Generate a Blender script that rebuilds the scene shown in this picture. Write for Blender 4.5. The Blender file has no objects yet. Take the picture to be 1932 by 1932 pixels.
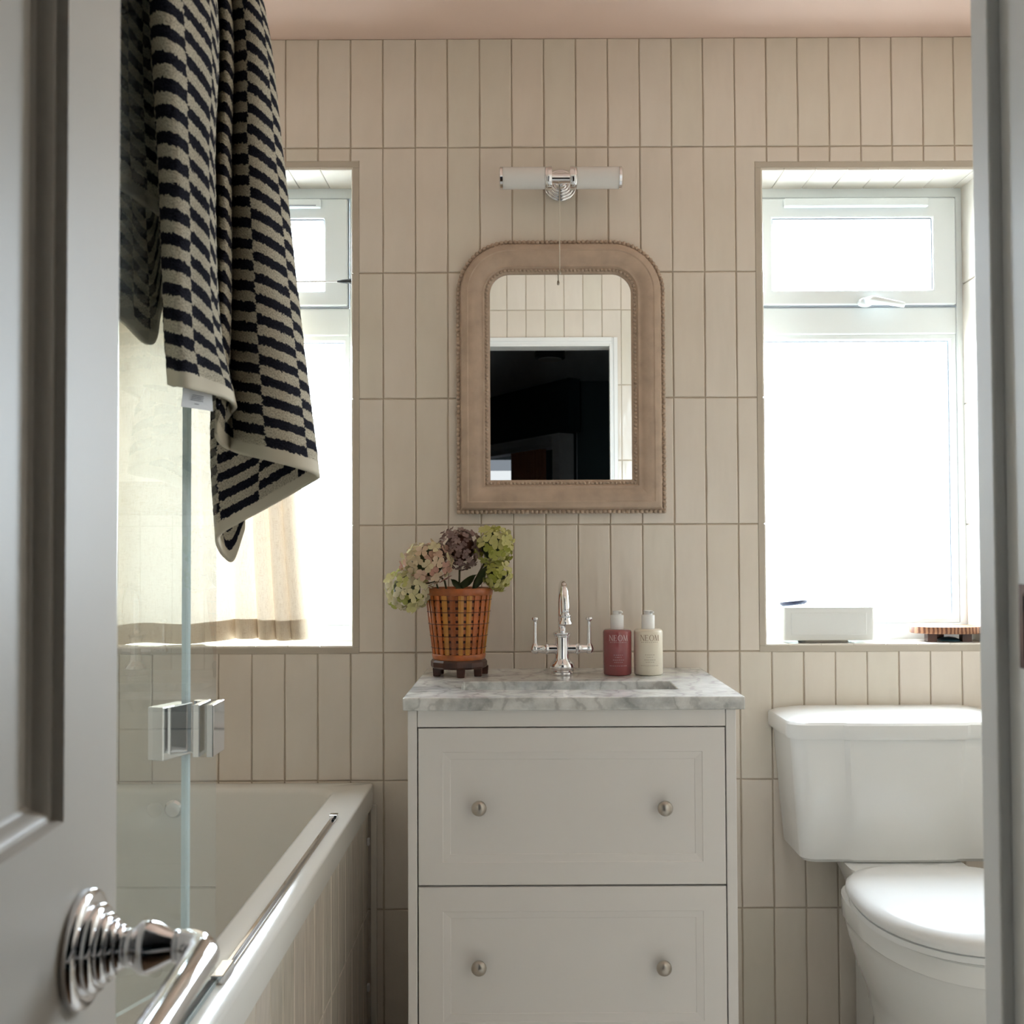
import bpy, bmesh, math, random
from mathutils import Vector, Matrix, Euler
import numpy as np
random.seed(7)
SC = bpy.context.scene
COL = SC.collection

# ------------------------------------------------------------------ camera
F, CX, CY, TH, RO, CZ = 1875.0, 985.0, 1000.0, 0.0234, 0.0045, 1.143
_f = Vector((0, math.cos(TH), math.sin(TH)))
_u0 = Vector((0, -math.sin(TH), math.cos(TH))); _r0 = Vector((1, 0, 0))
_r = _r0*math.cos(RO) - _u0*math.sin(RO)
_u = _u0*math.cos(RO) + _r0*math.sin(RO)
cam_d = bpy.data.cameras.new('camera')
cam = bpy.data.objects.new('camera', cam_d); COL.objects.link(cam)
cam.matrix_world = Matrix(((_r.x, _u.x, -_f.x, 0), (_r.y, _u.y, -_f.y, 0), (_r.z, _u.z, -_f.z, CZ), (0, 0, 0, 1)))
cam_d.sensor_width = 36.0
cam_d.lens = F/1932*36.0
cam_d.shift_x = -(CX-966)/1932
cam_d.shift_y = (CY-966)/1932
cam_d.clip_start = 0.01
cam_d.dof.use_dof = True
cam_d.dof.focus_distance = 2.1
cam_d.dof.aperture_fstop = 11
SC.camera = cam

def W(px, py, Y):
    """the point of the room at distance Y that the photograph shows at (px, py)"""
    d = _f + _r*((px-CX)/F) - _u*((py-CY)/F)
    d = d*(Y/d.y)
    return Vector((d.x, Y, d.z+CZ))

# ------------------------------------------------------------------ sky and exposure
SC.view_settings.view_transform = 'Standard'
SC.view_settings.look = 'None'
SC.view_settings.exposure = 0.0
SC.view_settings.gamma = 1.0
SC.view_settings.use_curve_mapping = False
SC.cycles.diffuse_bounces = 5
SC.cycles.glossy_bounces = 6
SC.cycles.max_bounces = 8
SC.cycles.transparent_max_bounces = 12
SC.cycles.use_adaptive_sampling = True
SC.cycles.adaptive_threshold = 0.03
SC.cycles.adaptive_min_samples = 16
SC.cycles.caustics_reflective = False
SC.cycles.caustics_refractive = False
SKY = 29.0
wd = bpy.data.worlds.new('overcast_sky'); SC.world = wd; wd.use_nodes = True
nt = wd.node_tree; nt.nodes.clear()
o_ = nt.nodes.new('ShaderNodeOutputWorld'); b_ = nt.nodes.new('ShaderNodeBackground')
tc = nt.nodes.new('ShaderNodeTexCoord'); sx = nt.nodes.new('ShaderNodeSeparateXYZ')
rp = nt.nodes.new('ShaderNodeValToRGB')
rp.color_ramp.elements[0].position = 0.46; rp.color_ramp.elements[0].color = (0.46, 0.51, 0.54, 1)
rp.color_ramp.elements[1].position = 0.54; rp.color_ramp.elements[1].color = (0.85, 0.96, 1.09, 1)
mp = nt.nodes.new('ShaderNodeMapRange'); mp.inputs['From Min'].default_value = -1; mp.inputs['From Max'].default_value = 1
nt.links.new(tc.outputs['Generated'], sx.inputs[0]); nt.links.new(sx.outputs['Z'], mp.inputs['Value'])
nt.links.new(mp.outputs[0], rp.inputs[0]); nt.links.new(rp.outputs[0], b_.inputs['Color'])
b_.inputs['Strength'].default_value = SKY
nt.links.new(b_.outputs[0], o_.inputs['Surface'])

# ------------------------------------------------------------------ materials
def nodes_of(m):
    m.use_nodes = True
    t = m.node_tree; t.nodes.clear()
    out = t.nodes.new('ShaderNodeOutputMaterial')
    return t, out
def N(t, kind, **kw):
    n = t.nodes.new(kind)
    for k, v in kw.items():
        if k in n.inputs.keys() if hasattr(n.inputs, 'keys') else False: n.inputs[k].default_value = v
        else: setattr(n, k, v)
    return n
def noise(t, scale, detail=3, coord='Object', sc=(1, 1, 1), rough=0.5):
    c = t.nodes.new('ShaderNodeTexCoord'); mpn = t.nodes.new('ShaderNodeMapping'); mpn.inputs['Scale'].default_value = sc
    n = t.nodes.new('ShaderNodeTexNoise'); n.inputs['Scale'].default_value = scale; n.inputs['Detail'].default_value = detail
    n.inputs['Roughness'].default_value = rough
    t.links.new(c.outputs[coord], mpn.inputs[0]); t.links.new(mpn.outputs[0], n.inputs['Vector'])
    return n
def ramp(t, src, stops):
    r = t.nodes.new('ShaderNodeValToRGB'); e = r.color_ramp.elements
    while len(e) < len(stops): e.new(0.5)
    for i, (p, c) in enumerate(stops):
        e[i].position = p; e[i].color = tuple(c)+(1,) if len(c) == 3 else c
    t.links.new(src, r.inputs[0]); return r
def bump(t, src, strength, dist=0.002):
    b = t.nodes.new('ShaderNodeBump'); b.inputs['Strength'].default_value = strength; b.inputs['Distance'].default_value = dist
    t.links.new(src, b.inputs['Height']); return b
def mat(name, col, rough=0.5, metal=0.0, var=0.0, vscale=8, bmp=0.0, bscale=120, bdist=0.001, coat=0.0, spec=0.5, vsc=(1, 1, 1), bsc=(1, 1, 1), trans=0.0, rand=0.0):
    m = bpy.data.materials.new(name); t, out = nodes_of(m)
    p = t.nodes.new('ShaderNodeBsdfPrincipled')
    p.inputs['Base Color'].default_value = tuple(col)+(1,)
    p.inputs['Roughness'].default_value = rough; p.inputs['Metallic'].default_value = metal
    p.inputs['Coat Weight'].default_value = coat; p.inputs['Specular IOR Level'].default_value = spec
    src = None
    if var:
        n = noise(t, vscale, 4, sc=vsc)
        lo = [max(0, c*(1-var)) for c in col]; hi = [min(1, c*(1+var)) for c in col]
        src = ramp(t, n.outputs['Fac'], [(0.3, lo), (0.7, hi)]).outputs[0]
    if rand:
        oi = t.nodes.new('ShaderNodeObjectInfo')
        hs = t.nodes.new('ShaderNodeHueSaturation')
        mr = t.nodes.new('ShaderNodeMapRange'); mr.inputs['To Min'].default_value = 1-rand; mr.inputs['To Max'].default_value = 1+rand
        t.links.new(oi.outputs['Random'], mr.inputs['Value']); t.links.new(mr.outputs[0], hs.inputs['Value'])
        if src: t.links.new(src, hs.inputs['Color'])
        else: hs.inputs['Color'].default_value = tuple(col)+(1,)
        src = hs.outputs[0]
    if src: t.links.new(src, p.inputs['Base Color'])
    if bmp:
        n2 = noise(t, bscale, 3, sc=bsc)
        b = bump(t, n2.outputs['Fac'], bmp, bdist); t.links.new(b.outputs[0], p.inputs['Normal'])
    sh = p.outputs[0]
    if trans:
        tr = t.nodes.new('ShaderNodeBsdfTranslucent'); mx = t.nodes.new('ShaderNodeMixShader'); mx.inputs[0].default_value = trans
        tr.inputs['Color'].default_value = tuple(col)+(1,)
        if src: t.links.new(src, tr.inputs['Color'])
        t.links.new(sh, mx.inputs[1]); t.links.new(tr.outputs[0], mx.inputs[2]); sh = mx.outputs[0]
    t.links.new(sh, out.inputs['Surface'])
    return m
def glass_mat(name, tint, refl=1.0, film=0.0):
    m = bpy.data.materials.new(name); t, out = nodes_of(m)
    tr = t.nodes.new('ShaderNodeBsdfTransparent'); tr.inputs[0].default_value = tuple(tint)+(1,)
    gl = t.nodes.new('ShaderNodeBsdfGlossy'); gl.inputs['Roughness'].default_value = 0.0
    gl.inputs['Color'].default_value = (refl, refl, refl, 1)
    fr = t.nodes.new('ShaderNodeFresnel'); fr.inputs['IOR'].default_value = 1.5
    mx = t.nodes.new('ShaderNodeMixShader')
    # a slab of glass reflects at its outer faces; rays leaving through the far face pass on
    gm = t.nodes.new('ShaderNodeNewGeometry'); iv = t.nodes.new('ShaderNodeMath'); iv.operation = 'SUBTRACT'; iv.inputs[0].default_value = 1.0
    ml = t.nodes.new('ShaderNodeMath'); ml.operation = 'MULTIPLY'
    t.links.new(gm.outputs['Backfacing'], iv.inputs[1]); t.links.new(iv.outputs[0], ml.inputs[0]); t.links.new(fr.outputs[0], ml.inputs[1])
    t.links.new(ml.outputs[0], mx.inputs[0]); t.links.new(tr.outputs[0], mx.inputs[1]); t.links.new(gl.outputs[0], mx.inputs[2])
    sh = mx.outputs[0]
    if film:        # a thin limescale film
        dfu = t.nodes.new('ShaderNodeBsdfDiffuse'); dfu.inputs[0].default_value = (0.8, 0.86, 0.84, 1); m2 = t.nodes.new('ShaderNodeMixShader'); m2.inputs[0].default_value = film
        t.links.new(sh, m2.inputs[1]); t.links.new(dfu.outputs[0], m2.inputs[2]); sh = m2.outputs[0]
    t.links.new(sh, out.inputs['Surface']); return m
def emis(name, col, s):
    m = bpy.data.materials.new(name); t, out = nodes_of(m)
    e = t.nodes.new('ShaderNodeEmission'); e.inputs[0].default_value = tuple(col)+(1,); e.inputs[1].default_value = s
    t.links.new(e.outputs[0], out.inputs['Surface']); return m

M = {}
def tile_mat(name, c0, c1, c2):
    m = bpy.data.materials.new(name); t, out = nodes_of(m)
    p = t.nodes.new('ShaderNodeBsdfPrincipled')
    oi = t.nodes.new('ShaderNodeObjectInfo')
    r = ramp(t, oi.outputs['Random'], [(0.0, c0), (0.5, c1), (1.0, c2)])
    n = noise(t, 14, 3, sc=(1, 1, 0.35))
    mx = t.nodes.new('ShaderNodeMixRGB'); mx.blend_type = 'MULTIPLY'; mx.inputs[0].default_value = 1.0
    r2 = ramp(t, n.outputs['Fac'], [(0.3, (0.93, 0.92, 0.91)), (0.7, (1.0, 1.0, 1.0))])
    t.links.new(r.outputs[0], mx.inputs[1]); t.links.new(r2.outputs[0], mx.inputs[2]); t.links.new(mx.outputs[0], p.inputs['Base Color'])
    p.inputs['Roughness'].default_value = 0.16
    p.inputs['Specular IOR Level'].default_value = 0.5
    # each tile's own glaze waves: shift the noise by the object's random number
    c = t.nodes.new('ShaderNodeTexCoord'); ad = t.nodes.new('ShaderNodeVectorMath'); ad.operation = 'ADD'
    cb = t.nodes.new('ShaderNodeCombineXYZ'); ml = t.nodes.new('ShaderNodeMath'); ml.operation = 'MULTIPLY'; ml.inputs[1].default_value = 37.0
    t.links.new(oi.outputs['Random'], ml.inputs[0]); t.links.new(ml.outputs[0], cb.inputs[1])
    t.links.new(c.outputs['Object'], ad.inputs[0]); t.links.new(cb.outputs[0], ad.inputs[1])
    mpn = t.nodes.new('ShaderNodeMapping'); mpn.inputs['Scale'].default_value = (1, 1, 0.3)
    t.links.new(ad.outputs[0], mpn.inputs[0])
    nb = t.nodes.new('ShaderNodeTexNoise'); nb.inputs['Scale'].default_value = 22; nb.inputs['Detail'].default_value = 2
    t.links.new(mpn.outputs[0], nb.inputs['Vector'])
    b = bump(t, nb.outputs['Fac'], 0.35, 0.006); t.links.new(b.outputs[0], p.inputs['Normal'])
    t.links.new(p.outputs[0], out.inputs['Surface']); return m
M['tile'] = tile_mat('glazed_tile', (0.755, 0.70, 0.605), (0.785, 0.705, 0.615), (0.785, 0.72, 0.64))
M['tile_white'] = tile_mat('glazed_tile_reveal', (0.79, 0.74, 0.66), (0.81, 0.76, 0.68), (0.82, 0.77, 0.69))
M['grout'] = mat('grout', (0.50, 0.42, 0.33), 0.9, var=0.08, vscale=40)
M['trim'] = mat('tile_trim', (0.52, 0.46, 0.38), 0.5)
M['ceiling'] = mat('ceiling_paint', (0.80, 0.61, 0.52), 0.85, bmp=0.1, bscale=200)
M['hall'] = mat('hall_paint', (0.045, 0.075, 0.085), 0.6)
M['hall_ceiling'] = mat('hall_ceiling_paint', (0.62, 0.65, 0.68), 0.8)
M['floor'] = mat('pale_bounce_floor', (0.78, 0.77, 0.74), 0.35, var=0.04, vscale=4)  # unseen floor, made pale so it bounces window light up
M['hall_floor'] = mat('hall_floor_wood', (0.16, 0.09, 0.05), 0.4, var=0.3, vscale=3, vsc=(12, 1, 1))
M['upvc'] = mat('white_upvc', (0.84, 0.89, 0.90), 0.28)
M['gasket'] = mat('window_gasket', (0.34, 0.37, 0.42), 0.6)
M['pane'] = glass_mat('window_glass', (0.97, 0.985, 0.98))
M['screen'] = glass_mat('shower_glass', (0.958, 0.974, 0.968), film=0.03)
M['screen_edge'] = mat('shower_glass_edge', (0.80, 0.88, 0.90), 0.15, trans=0.6)
M['chrome'] = mat('chrome', (0.86, 0.86, 0.88), 0.06, 1.0)
M['nickel'] = mat('brushed_nickel', (0.50, 0.46, 0.41), 0.28, 1.0)
M['mirror'] = mat('mirror_silver', (0.90, 0.905, 0.88), 0.0, 1.0)
M['frame'] = mat('mirror_frame_paint', (0.49, 0.375, 0.285), 0.55, var=0.12, vscale=30, vsc=(1, 1, 1), bmp=0.15, bscale=180)
M['vanity'] = mat('vanity_paint', (0.855, 0.825, 0.80), 0.38)
M['gap'] = mat('drawer_gap_shade', (0.025, 0.025, 0.035), 0.8)  # near-black colour stands in for the shade inside the drawer gaps
M['porcelain'] = mat('white_porcelain', (0.82, 0.82, 0.80), 0.1, coat=0.3)
M['seat'] = mat('white_toilet_seat', (0.84, 0.845, 0.84), 0.2)
M['bath'] = mat('bath_acrylic', (0.80, 0.785, 0.74), 0.15)
M['door'] = mat('door_paint', (0.61, 0.565, 0.505), 0.4, bmp=0.12, bscale=160, bdist=0.0008, bsc=(4, 4, 0.15))
M['jamb'] = mat('door_frame_paint', (0.84, 0.83, 0.81), 0.4, bmp=0.1, bscale=60)
M['bronze'] = mat('aged_bronze', (0.09, 0.045, 0.03), 0.4, 0.8, var=0.5, vscale=30)
M['white'] = mat('white_plastic', (0.86, 0.86, 0.85), 0.35)
M['ceramic'] = mat('white_ceramic_box', (0.80, 0.81, 0.79), 0.25)
M['opal'] = mat('opal_glass', (0.86, 0.855, 0.84), 0.2, trans=0.08)
M['black'] = mat('black_plastic', (0.02, 0.022, 0.025), 0.4)
M['navy'] = mat('navy_glaze', (0.03, 0.035, 0.07), 0.3)
M['teal'] = mat('teal_glaze', (0.02, 0.07, 0.10), 0.35)
M['cord'] = mat('white_cord', (0.75, 0.70, 0.60), 0.7)

def marble():
    m = bpy.data.materials.new('carrara_marble'); t, out = nodes_of(m)
    p = t.nodes.new('ShaderNodeBsdfPrincipled'); p.inputs['Roughness'].default_value = 0.12
    n1 = noise(t, 9, 8, sc=(1, 1.6, 1.6), rough=0.62)
    n2 = noise(t, 30, 6, rough=0.7)
    c = t.nodes.new('ShaderNodeTexCoord')
    wv = t.nodes.new('ShaderNodeTexWave'); wv.inputs['Scale'].default_value = 4.5; wv.inputs['Distortion'].default_value = 16; wv.inputs['Detail'].default_value = 6
    wv.inputs['Detail Scale'].default_value = 2.2
    t.links.new(c.outputs['Object'], wv.inputs['Vector'])
    r1 = ramp(t, n1.outputs['Fac'], [(0.36, (0.50, 0.52, 0.53)), (0.50, (0.78, 0.79, 0.78)), (0.66, (0.88, 0.88, 0.87))])
    r2 = ramp(t, wv.outputs['Fac'], [(0.0, (0.66, 0.66, 0.66)), (0.16, (0.93, 0.93, 0.92)), (1.0, (1, 1, 1))])
    r3 = ramp(t, n2.outputs['Fac'], [(0.35, (0.72, 0.71, 0.69)), (0.6, (1, 1, 1))])
    a = t.nodes.new('ShaderNodeMixRGB'); a.blend_type = 'MULTIPLY'; a.inputs[0].default_value = 0.8
    b = t.nodes.new('ShaderNodeMixRGB'); b.blend_type = 'MULTIPLY'; b.inputs[0].default_value = 0.6
    t.links.new(r1.outputs[0], a.inputs[1]); t.links.new(r2.outputs[0], a.inputs[2])
    t.links.new(a.outputs[0], b.inputs[1]); t.links.new(r3.outputs[0], b.inputs[2])
    t.links.new(b.outputs[0], p.inputs['Base Color']); t.links.new(p.outputs[0], out.inputs['Surface']); return m
M['marble'] = marble()

# ------------------------------------------------------------------ mesh helpers
WORLD = {}          # object -> world location of its origin
def link(name, me, mats, parent, loc, smooth=False):
    o = bpy.data.objects.new(name, me); COL.objects.link(o)
    if mats:
        for m in (mats if isinstance(mats, (list, tuple)) else [mats]): me.materials.append(m)
    o.parent = parent
    WORLD[o.name] = Vector(loc)
    o.location = Vector(loc) - (WORLD[parent.name] if parent else Vector())
    if smooth:
        for p in me.polygons: p.use_smooth = True
    return o
def obj(name, geo, mats=None, parent=None, smooth=False, bevel=0, seg=2, sub=0, fidx=None, auto=None):
    """geo: (verts, faces) in world coordinates -> one mesh object with its origin at its base centre"""
    v, f = geo
    v = [Vector(p) for p in v]
    lo = Vector((min(p.x for p in v), min(p.y for p in v), min(p.z for p in v)))
    hi = Vector((max(p.x for p in v), max(p.y for p in v), max(p.z for p in v)))
    base = Vector(((lo.x+hi.x)/2, (lo.y+hi.y)/2, lo.z))
    me = bpy.data.meshes.new(name)
    me.from_pydata([tuple(p-base) for p in v], [], f); me.update()
    bm = bmesh.new(); bm.from_mesh(me); bmesh.ops.recalc_face_normals(bm, faces=bm.faces); bm.to_mesh(me); bm.free()
    o = link(name, me, mats, parent, base, smooth)
    if fidx:
        for p in me.polygons: p.material_index = fidx(p)
    if bevel:
        b = o.modifiers.new('bevel', 'BEVEL'); b.width = bevel; b.segments = seg; b.limit_method = 'ANGLE'; b.angle_limit = math.radians(40)
        b.harden_normals = False
    if sub:
        s = o.modifiers.new('subdivision', 'SUBSURF'); s.levels = sub; s.render_levels = sub
    if auto is not None:
        for p in me.polygons: p.use_smooth = True
        try: me.set_sharp_from_angle(angle=math.radians(auto))
        except Exception: pass
    return o
def empty(name, loc):
    o = bpy.data.objects.new(name, None); COL.objects.link(o); o.location = loc; o.empty_display_size = 0.05
    WORLD[o.name] = Vector(loc); return o
def tag(o, label, cat=None, group=None, kind=None):
    o['label'] = label
    if cat: o['category'] = cat
    if group: o['group'] = group
    if kind: o['kind'] = kind
    return o
def box(x0, x1, y0, y1, z0, z1):
    v = [(x, y, z) for z in (z0, z1) for y in (y0, y1) for x in (x0, x1)]
    return v, [(0, 2, 3, 1), (4, 5, 7, 6), (0, 1, 5, 4), (2, 6, 7, 3), (0, 4, 6, 2), (1, 3, 7, 5)]
def join(*geos):
    V, Fc = [], []
    for v, f in geos:
        k = len(V); V += list(v); Fc += [tuple(i+k for i in q) for q in f]
    return V, Fc
def loft(rings, cap0=True, cap1=True, closed=True):
    n = len(rings[0]); V = [p for r in rings for p in r]; Fc = []
    for i in range(len(rings)-1):
        for j in range(n if closed else n-1):
            k = (j+1) % n
            Fc.append((i*n+j, i*n+k, (i+1)*n+k, (i+1)*n+j))
    if cap0: Fc.append(tuple(range(n)))
    if cap1: Fc.append(tuple((len(rings)-1)*n+j for j in range(n)))
    return V, Fc
def lathe(prof, c, axis='z', n=32, cap=True):
    """prof [(r, h)] spun about the axis through c"""
    c = Vector(c); rings = []
    for r, h in prof:
        ring = []
        for k in range(n):
            a = 2*math.pi*k/n; p, q = r*math.cos(a), r*math.sin(a)
            ring.append(c + {'z': Vector((p, q, h)), 'y': Vector((p, h, q)), 'x': Vector((h, p, q))}[axis])
        rings.append(ring)
    return loft(rings, cap, cap)
def tube(path, rad, n=14, cap=True):
    path = [Vector(p) for p in path]; rings = []
    rad = rad if isinstance(rad, (list, tuple)) else [rad]*len(path)
    up = None
    for i, p in enumerate(path):
        d = (path[min(i+1, len(path)-1)] - path[max(i-1, 0)]).normalized()
        if up is None:
            up = Vector((0, 0, 1)) if abs(d.z) < 0.9 else Vector((1, 0, 0))
        a = d.cross(up).normalized(); b = a.cross(d).normalized(); up = b
        rings.append([p + (a*math.cos(2*math.pi*k/n) + b*math.sin(2*math.pi*k/n))*rad[i] for k in range(n)])
    return loft(rings, cap, cap)
def rrect(x0, x1, y0, y1, z, r, n=6):
    P = []
    for cx, cy, a0 in ((x1-r, y1-r, 0), (x0+r, y1-r, 90), (x0+r, y0+r, 180), (x1-r, y0+r, 270)):
        for k in range(n+1):
            a = math.radians(a0+90*k/n); P.append(Vector((cx+r*math.cos(a), cy+r*math.sin(a), z)))
    return P
def spline(pts, n):
    """Catmull-Rom through pts (tuples), n samples per span"""
    P = [np.array(p, float) for p in pts]; P = [2*P[0]-P[1]]+P+[2*P[-1]-P[-2]]; out = []
    for i in range(1, len(P)-2):
        for k in range(n):
            t = k/n; a, b, c, d = P[i-1], P[i], P[i+1], P[i+2]
            out.append(0.5*((2*b)+(-a+c)*t+(2*a-5*b+4*c-d)*t*t+(-a+3*b-3*c+d)*t**3))
    out.append(P[-2]); return out

# ------------------------------------------------------------------ the room's measures
YB = 2.364                       # face of the back wall's tiles
YF = 0.75                        # face of the door wall's tiles
XL, XR = -1.05, 1.22
ZC = (W(700, 73, YB).z + W(1700, 70, YB).z)/2
ROW0, ROWP = CZ+0.0678, 0.3022   # a horizontal joint and the pitch of the rows
ROWS = [ROW0 + ROWP*k for k in range(-5, 6)]
_k = np.array([-2, -1, 0, 1, 2, 3, 7, 10, 13, 15, 17, 19, 21]); _x = np.array([-.7183, -.6424, -.5635, -.488, -.4105, -.333, -.0195, .2112, .4406, .5915, .7423, .8925, 1.0415])
_q = np.polyfit(_k, _x, 2)
COLS = [float(np.polyval(_q, k)) for k in range(-9, 27)]
REV = 0.123                      # depth of the window reveals
w1 = dict(x0=-0.995, x1=W(666, 760, YB).x, z0=W(560, 1222, YB).z, z1=W(600, 316, YB).z)
w2 = dict(x0=W(1440, 760, YB).x, x1=1.115, z0=W(1500, 1218, YB).z, z1=W(1600, 316, YB).z)
TW = 0.0145                      # window trim width

# ------------------------------------------------------------------ tiles
def tile_variant(i):
    rnd = random.Random(100+i); w, h = 0.0735/2, 0.2992/2; j = lambda a=0.0007: rnd.uniform(-a, a)
    out = [(-w+j(), -h+j()), (w+j(), -h+j()), (w+j(), -h*0.33), (w+j(), h*0.4), (w+j(), h+j()), (-w+j(), h+j()), (-w+j(), h*0.3), (-w+j(), -h*0.4)]
    r0 = [Vector((x*0.955, 0, z*0.989)) for x, z in out]
    r1 = [Vector((x, 0.0013, z)) for x, z in out]
    r2 = [Vector((x, 0.008, z)) for x, z in out]
    v, f = loft([r0, r1, r2], True, False)
    me = bpy.data.meshes.new('tile'); me.from_pydata(v, [], f); me.update()
    bm = bmesh.new(); bm.from_mesh(me); bmesh.ops.recalc_face_normals(bm, faces=bm.faces); bm.to_mesh(me); bm.free()
    if sum((p.normal.y for p in me.polygons[-1:])) > 0: me.flip_normals()
    return me
TILES = {}
def tile_set(matname):
    if matname not in TILES:
        TILES[matname] = [tile_variant(i) for i in range(8)]
        for me in TILES[matname]: me.materials.append(M[matname])
    return TILES[matname]
def poly_tile(outline, matname, depth=0.008):
    c = Vector((sum(p[0] for p in outline)/len(outline), sum(p[1] for p in outline)/len(outline)))
    n = len(outline); ins = []
    area = sum(outline[i][0]*outline[(i+1) % n][1]-outline[(i+1) % n][0]*outline[i][1] for i in range(n))
    s = 1 if area > 0 else -1
    for i in range(n):
        a, b, d = Vector(outline[i-1]), Vector(outline[i]), Vector(outline[(i+1) % n])
        e1, e2 = (b-a).normalized(), (d-b).normalized()
        n1, n2 = Vector((-e1.y, e1.x))*s, Vector((-e2.y, e2.x))*s
        ins.append(b + (n1+n2)*0.0015)
    rings = [[Vector((p[0], 0, p[1])) for p in ins], [Vector((p[0], 0.0013, p[1])) for p in outline], [Vector((p[0], depth, p[1])) for p in outline]]
    v, f = loft(rings, True, False)
    me = bpy.data.meshes.new('tile'); me.from_pydata(v, [], f); me.update()
    bm = bmesh.new(); bm.from_mesh(me); bmesh.ops.recalc_face_normals(bm, faces=bm.faces); bm.to_mesh(me); bm.free()
    me.materials.append(M[matname]); return me
def tile_field(parent, frame, us, vs, ub, vb, holes=(), matname='tile', gap=0.003, rnd=None, tilt=0.0022, name='tile'):
    """frame: Matrix taking (u, depth, v) to the world; joints us x vs; the field is cut at ub, vb and round the holes"""
    rnd = rnd or random.Random(5); n = 0
    inv = Matrix.Translation(-WORLD[parent.name])
    for i in range(len(us)-1):
        for j in range(len(vs)-1):
            u0, u1, v0, v1 = us[i]+gap/2, us[i+1]-gap/2, vs[j]+gap/2, vs[j+1]-gap/2
            cut = False
            if u0 < ub[0]: u0 = ub[0]; cut = True
            if u1 > ub[1]: u1 = ub[1]; cut = True
            if v0 < vb[0]: v0 = vb[0]; cut = True
            if v1 > vb[1]: v1 = vb[1]; cut = True
            if u1-u0 < 0.006 or v1-v0 < 0.006: continue
            outl = None; dead = False
            for (a, b, c, d) in holes:
                if u1 <= a or u0 >= b or v1 <= c or v0 >= d: continue
                inu = a <= u0 and u1 <= b; inv_ = c <= v0 and v1 <= d
                if inu and inv_: dead = True
                elif inu:
                    cut = True
                    if v0 < c: v1 = min(v1, c)
                    else: v0 = max(v0, d)
                elif inv_:
                    cut = True
                    if u0 < a: u1 = min(u1, a)
                    else: u0 = max(u0, b)
                else:
                    cut = True
                    L = u0 < a; B = v0 < c     # which part of the tile stays outside
                    hu0, hu1, hv0, hv1 = max(u0, a), min(u1, b), max(v0, c), min(v1, d)
                    P = []
                    if L and B: P = [(u0, v0), (u1, v0), (u1, hv0), (hu0, hv0), (hu0, v1), (u0, v1)]
                    elif L: P = [(u0, v0), (hu0, v0), (hu0, hv1), (u1, hv1), (u1, v1), (u0, v1)]
                    elif B: P = [(u0, v0), (u1, v0), (u1, v1), (hu1, v1), (hu1, hv0), (u0, hv0)]
                    else: P = [(hu1, v0), (u1, v0), (u1, v1), (u0, v1), (u0, hv1), (hu1, hv1)]
                    outl = P
            if dead or u1-u0 < 0.004 or v1-v0 < 0.004: continue
            cu, cv = (u0+u1)/2, (v0+v1)/2
            if outl: me = poly_tile([(p[0]-cu, p[1]-cv) for p in outl], matname); s = (1, 1, 1)
            elif cut and ((u1-u0) < 0.06 or (v1-v0) < 0.2):
                a, b = (u1-u0)/2, (v1-v0)/2
                me = poly_tile([(-a, -b), (a, -b), (a, b), (-a, b)], matname); s = (1, 1, 1)
            else:
                me = rnd.choice(tile_set(matname)); s = ((u1-u0)/0.0735, 1, (v1-v0)/0.2992)
            o = bpy.data.objects.new(name, me); COL.objects.link(o); o.parent = parent
            rot = Euler((rnd.uniform(-tilt, tilt)*0.5, 0, rnd.uniform(-tilt, tilt))).to_matrix().to_4x4()
            o.matrix_local = inv @ frame @ Matrix.Translation((cu, rnd.uniform(-0.0003, 0.0003), cv)) @ rot @ Matrix.Diagonal((*s, 1))
            n += 1
    return n
def struct(name, geo, m, label, **kw):
    o = obj(name, geo, m, **kw); o['kind'] = 'structure'; o['label'] = label; return o

# back wall: a slab with two window openings
def slab_with_holes(xs, zs, y0, y1, holes):
    G = []
    for i in range(len(xs)-1):
        for j in range(len(zs)-1):
            cx, cz = (xs[i]+xs[i+1])/2, (zs[j]+zs[j+1])/2
            if any(a < cx < b and c < cz < d for a, b, c, d in holes): continue
            G.append(box(xs[i], xs[i+1], y0, y1, zs[j], zs[j+1]))
    return join(*G)
h1 = (w1['x0'], w1['x1'], w1['z0'], w1['z1']); h2 = (w2['x0'], w2['x1'], w2['z0'], w2['z1'])
GR = 0.0028
wall_back = struct('wall_back', slab_with_holes(sorted({XL-0.1, XR+0.1, h1[0], h1[1], h2[0], h2[1]}), sorted({-0.05, ZC+0.06, h1[2], h1[3], h2[2], h2[3]}), YB+GR, YB+0.20, [h1, h2]), M['grout'], 'tiled back wall with two windows and beige vertical tiles')
grow = lambda h, e: (h[0]-e, h[1]+e, h[2]-e, h[3]+e)
tile_field(wall_back, Matrix.Translation((0, YB, 0)), COLS, ROWS, (XL, XR), (0, ZC-0.001), [grow(h1, TW), grow(h2, TW)], rnd=random.Random(3))
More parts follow.
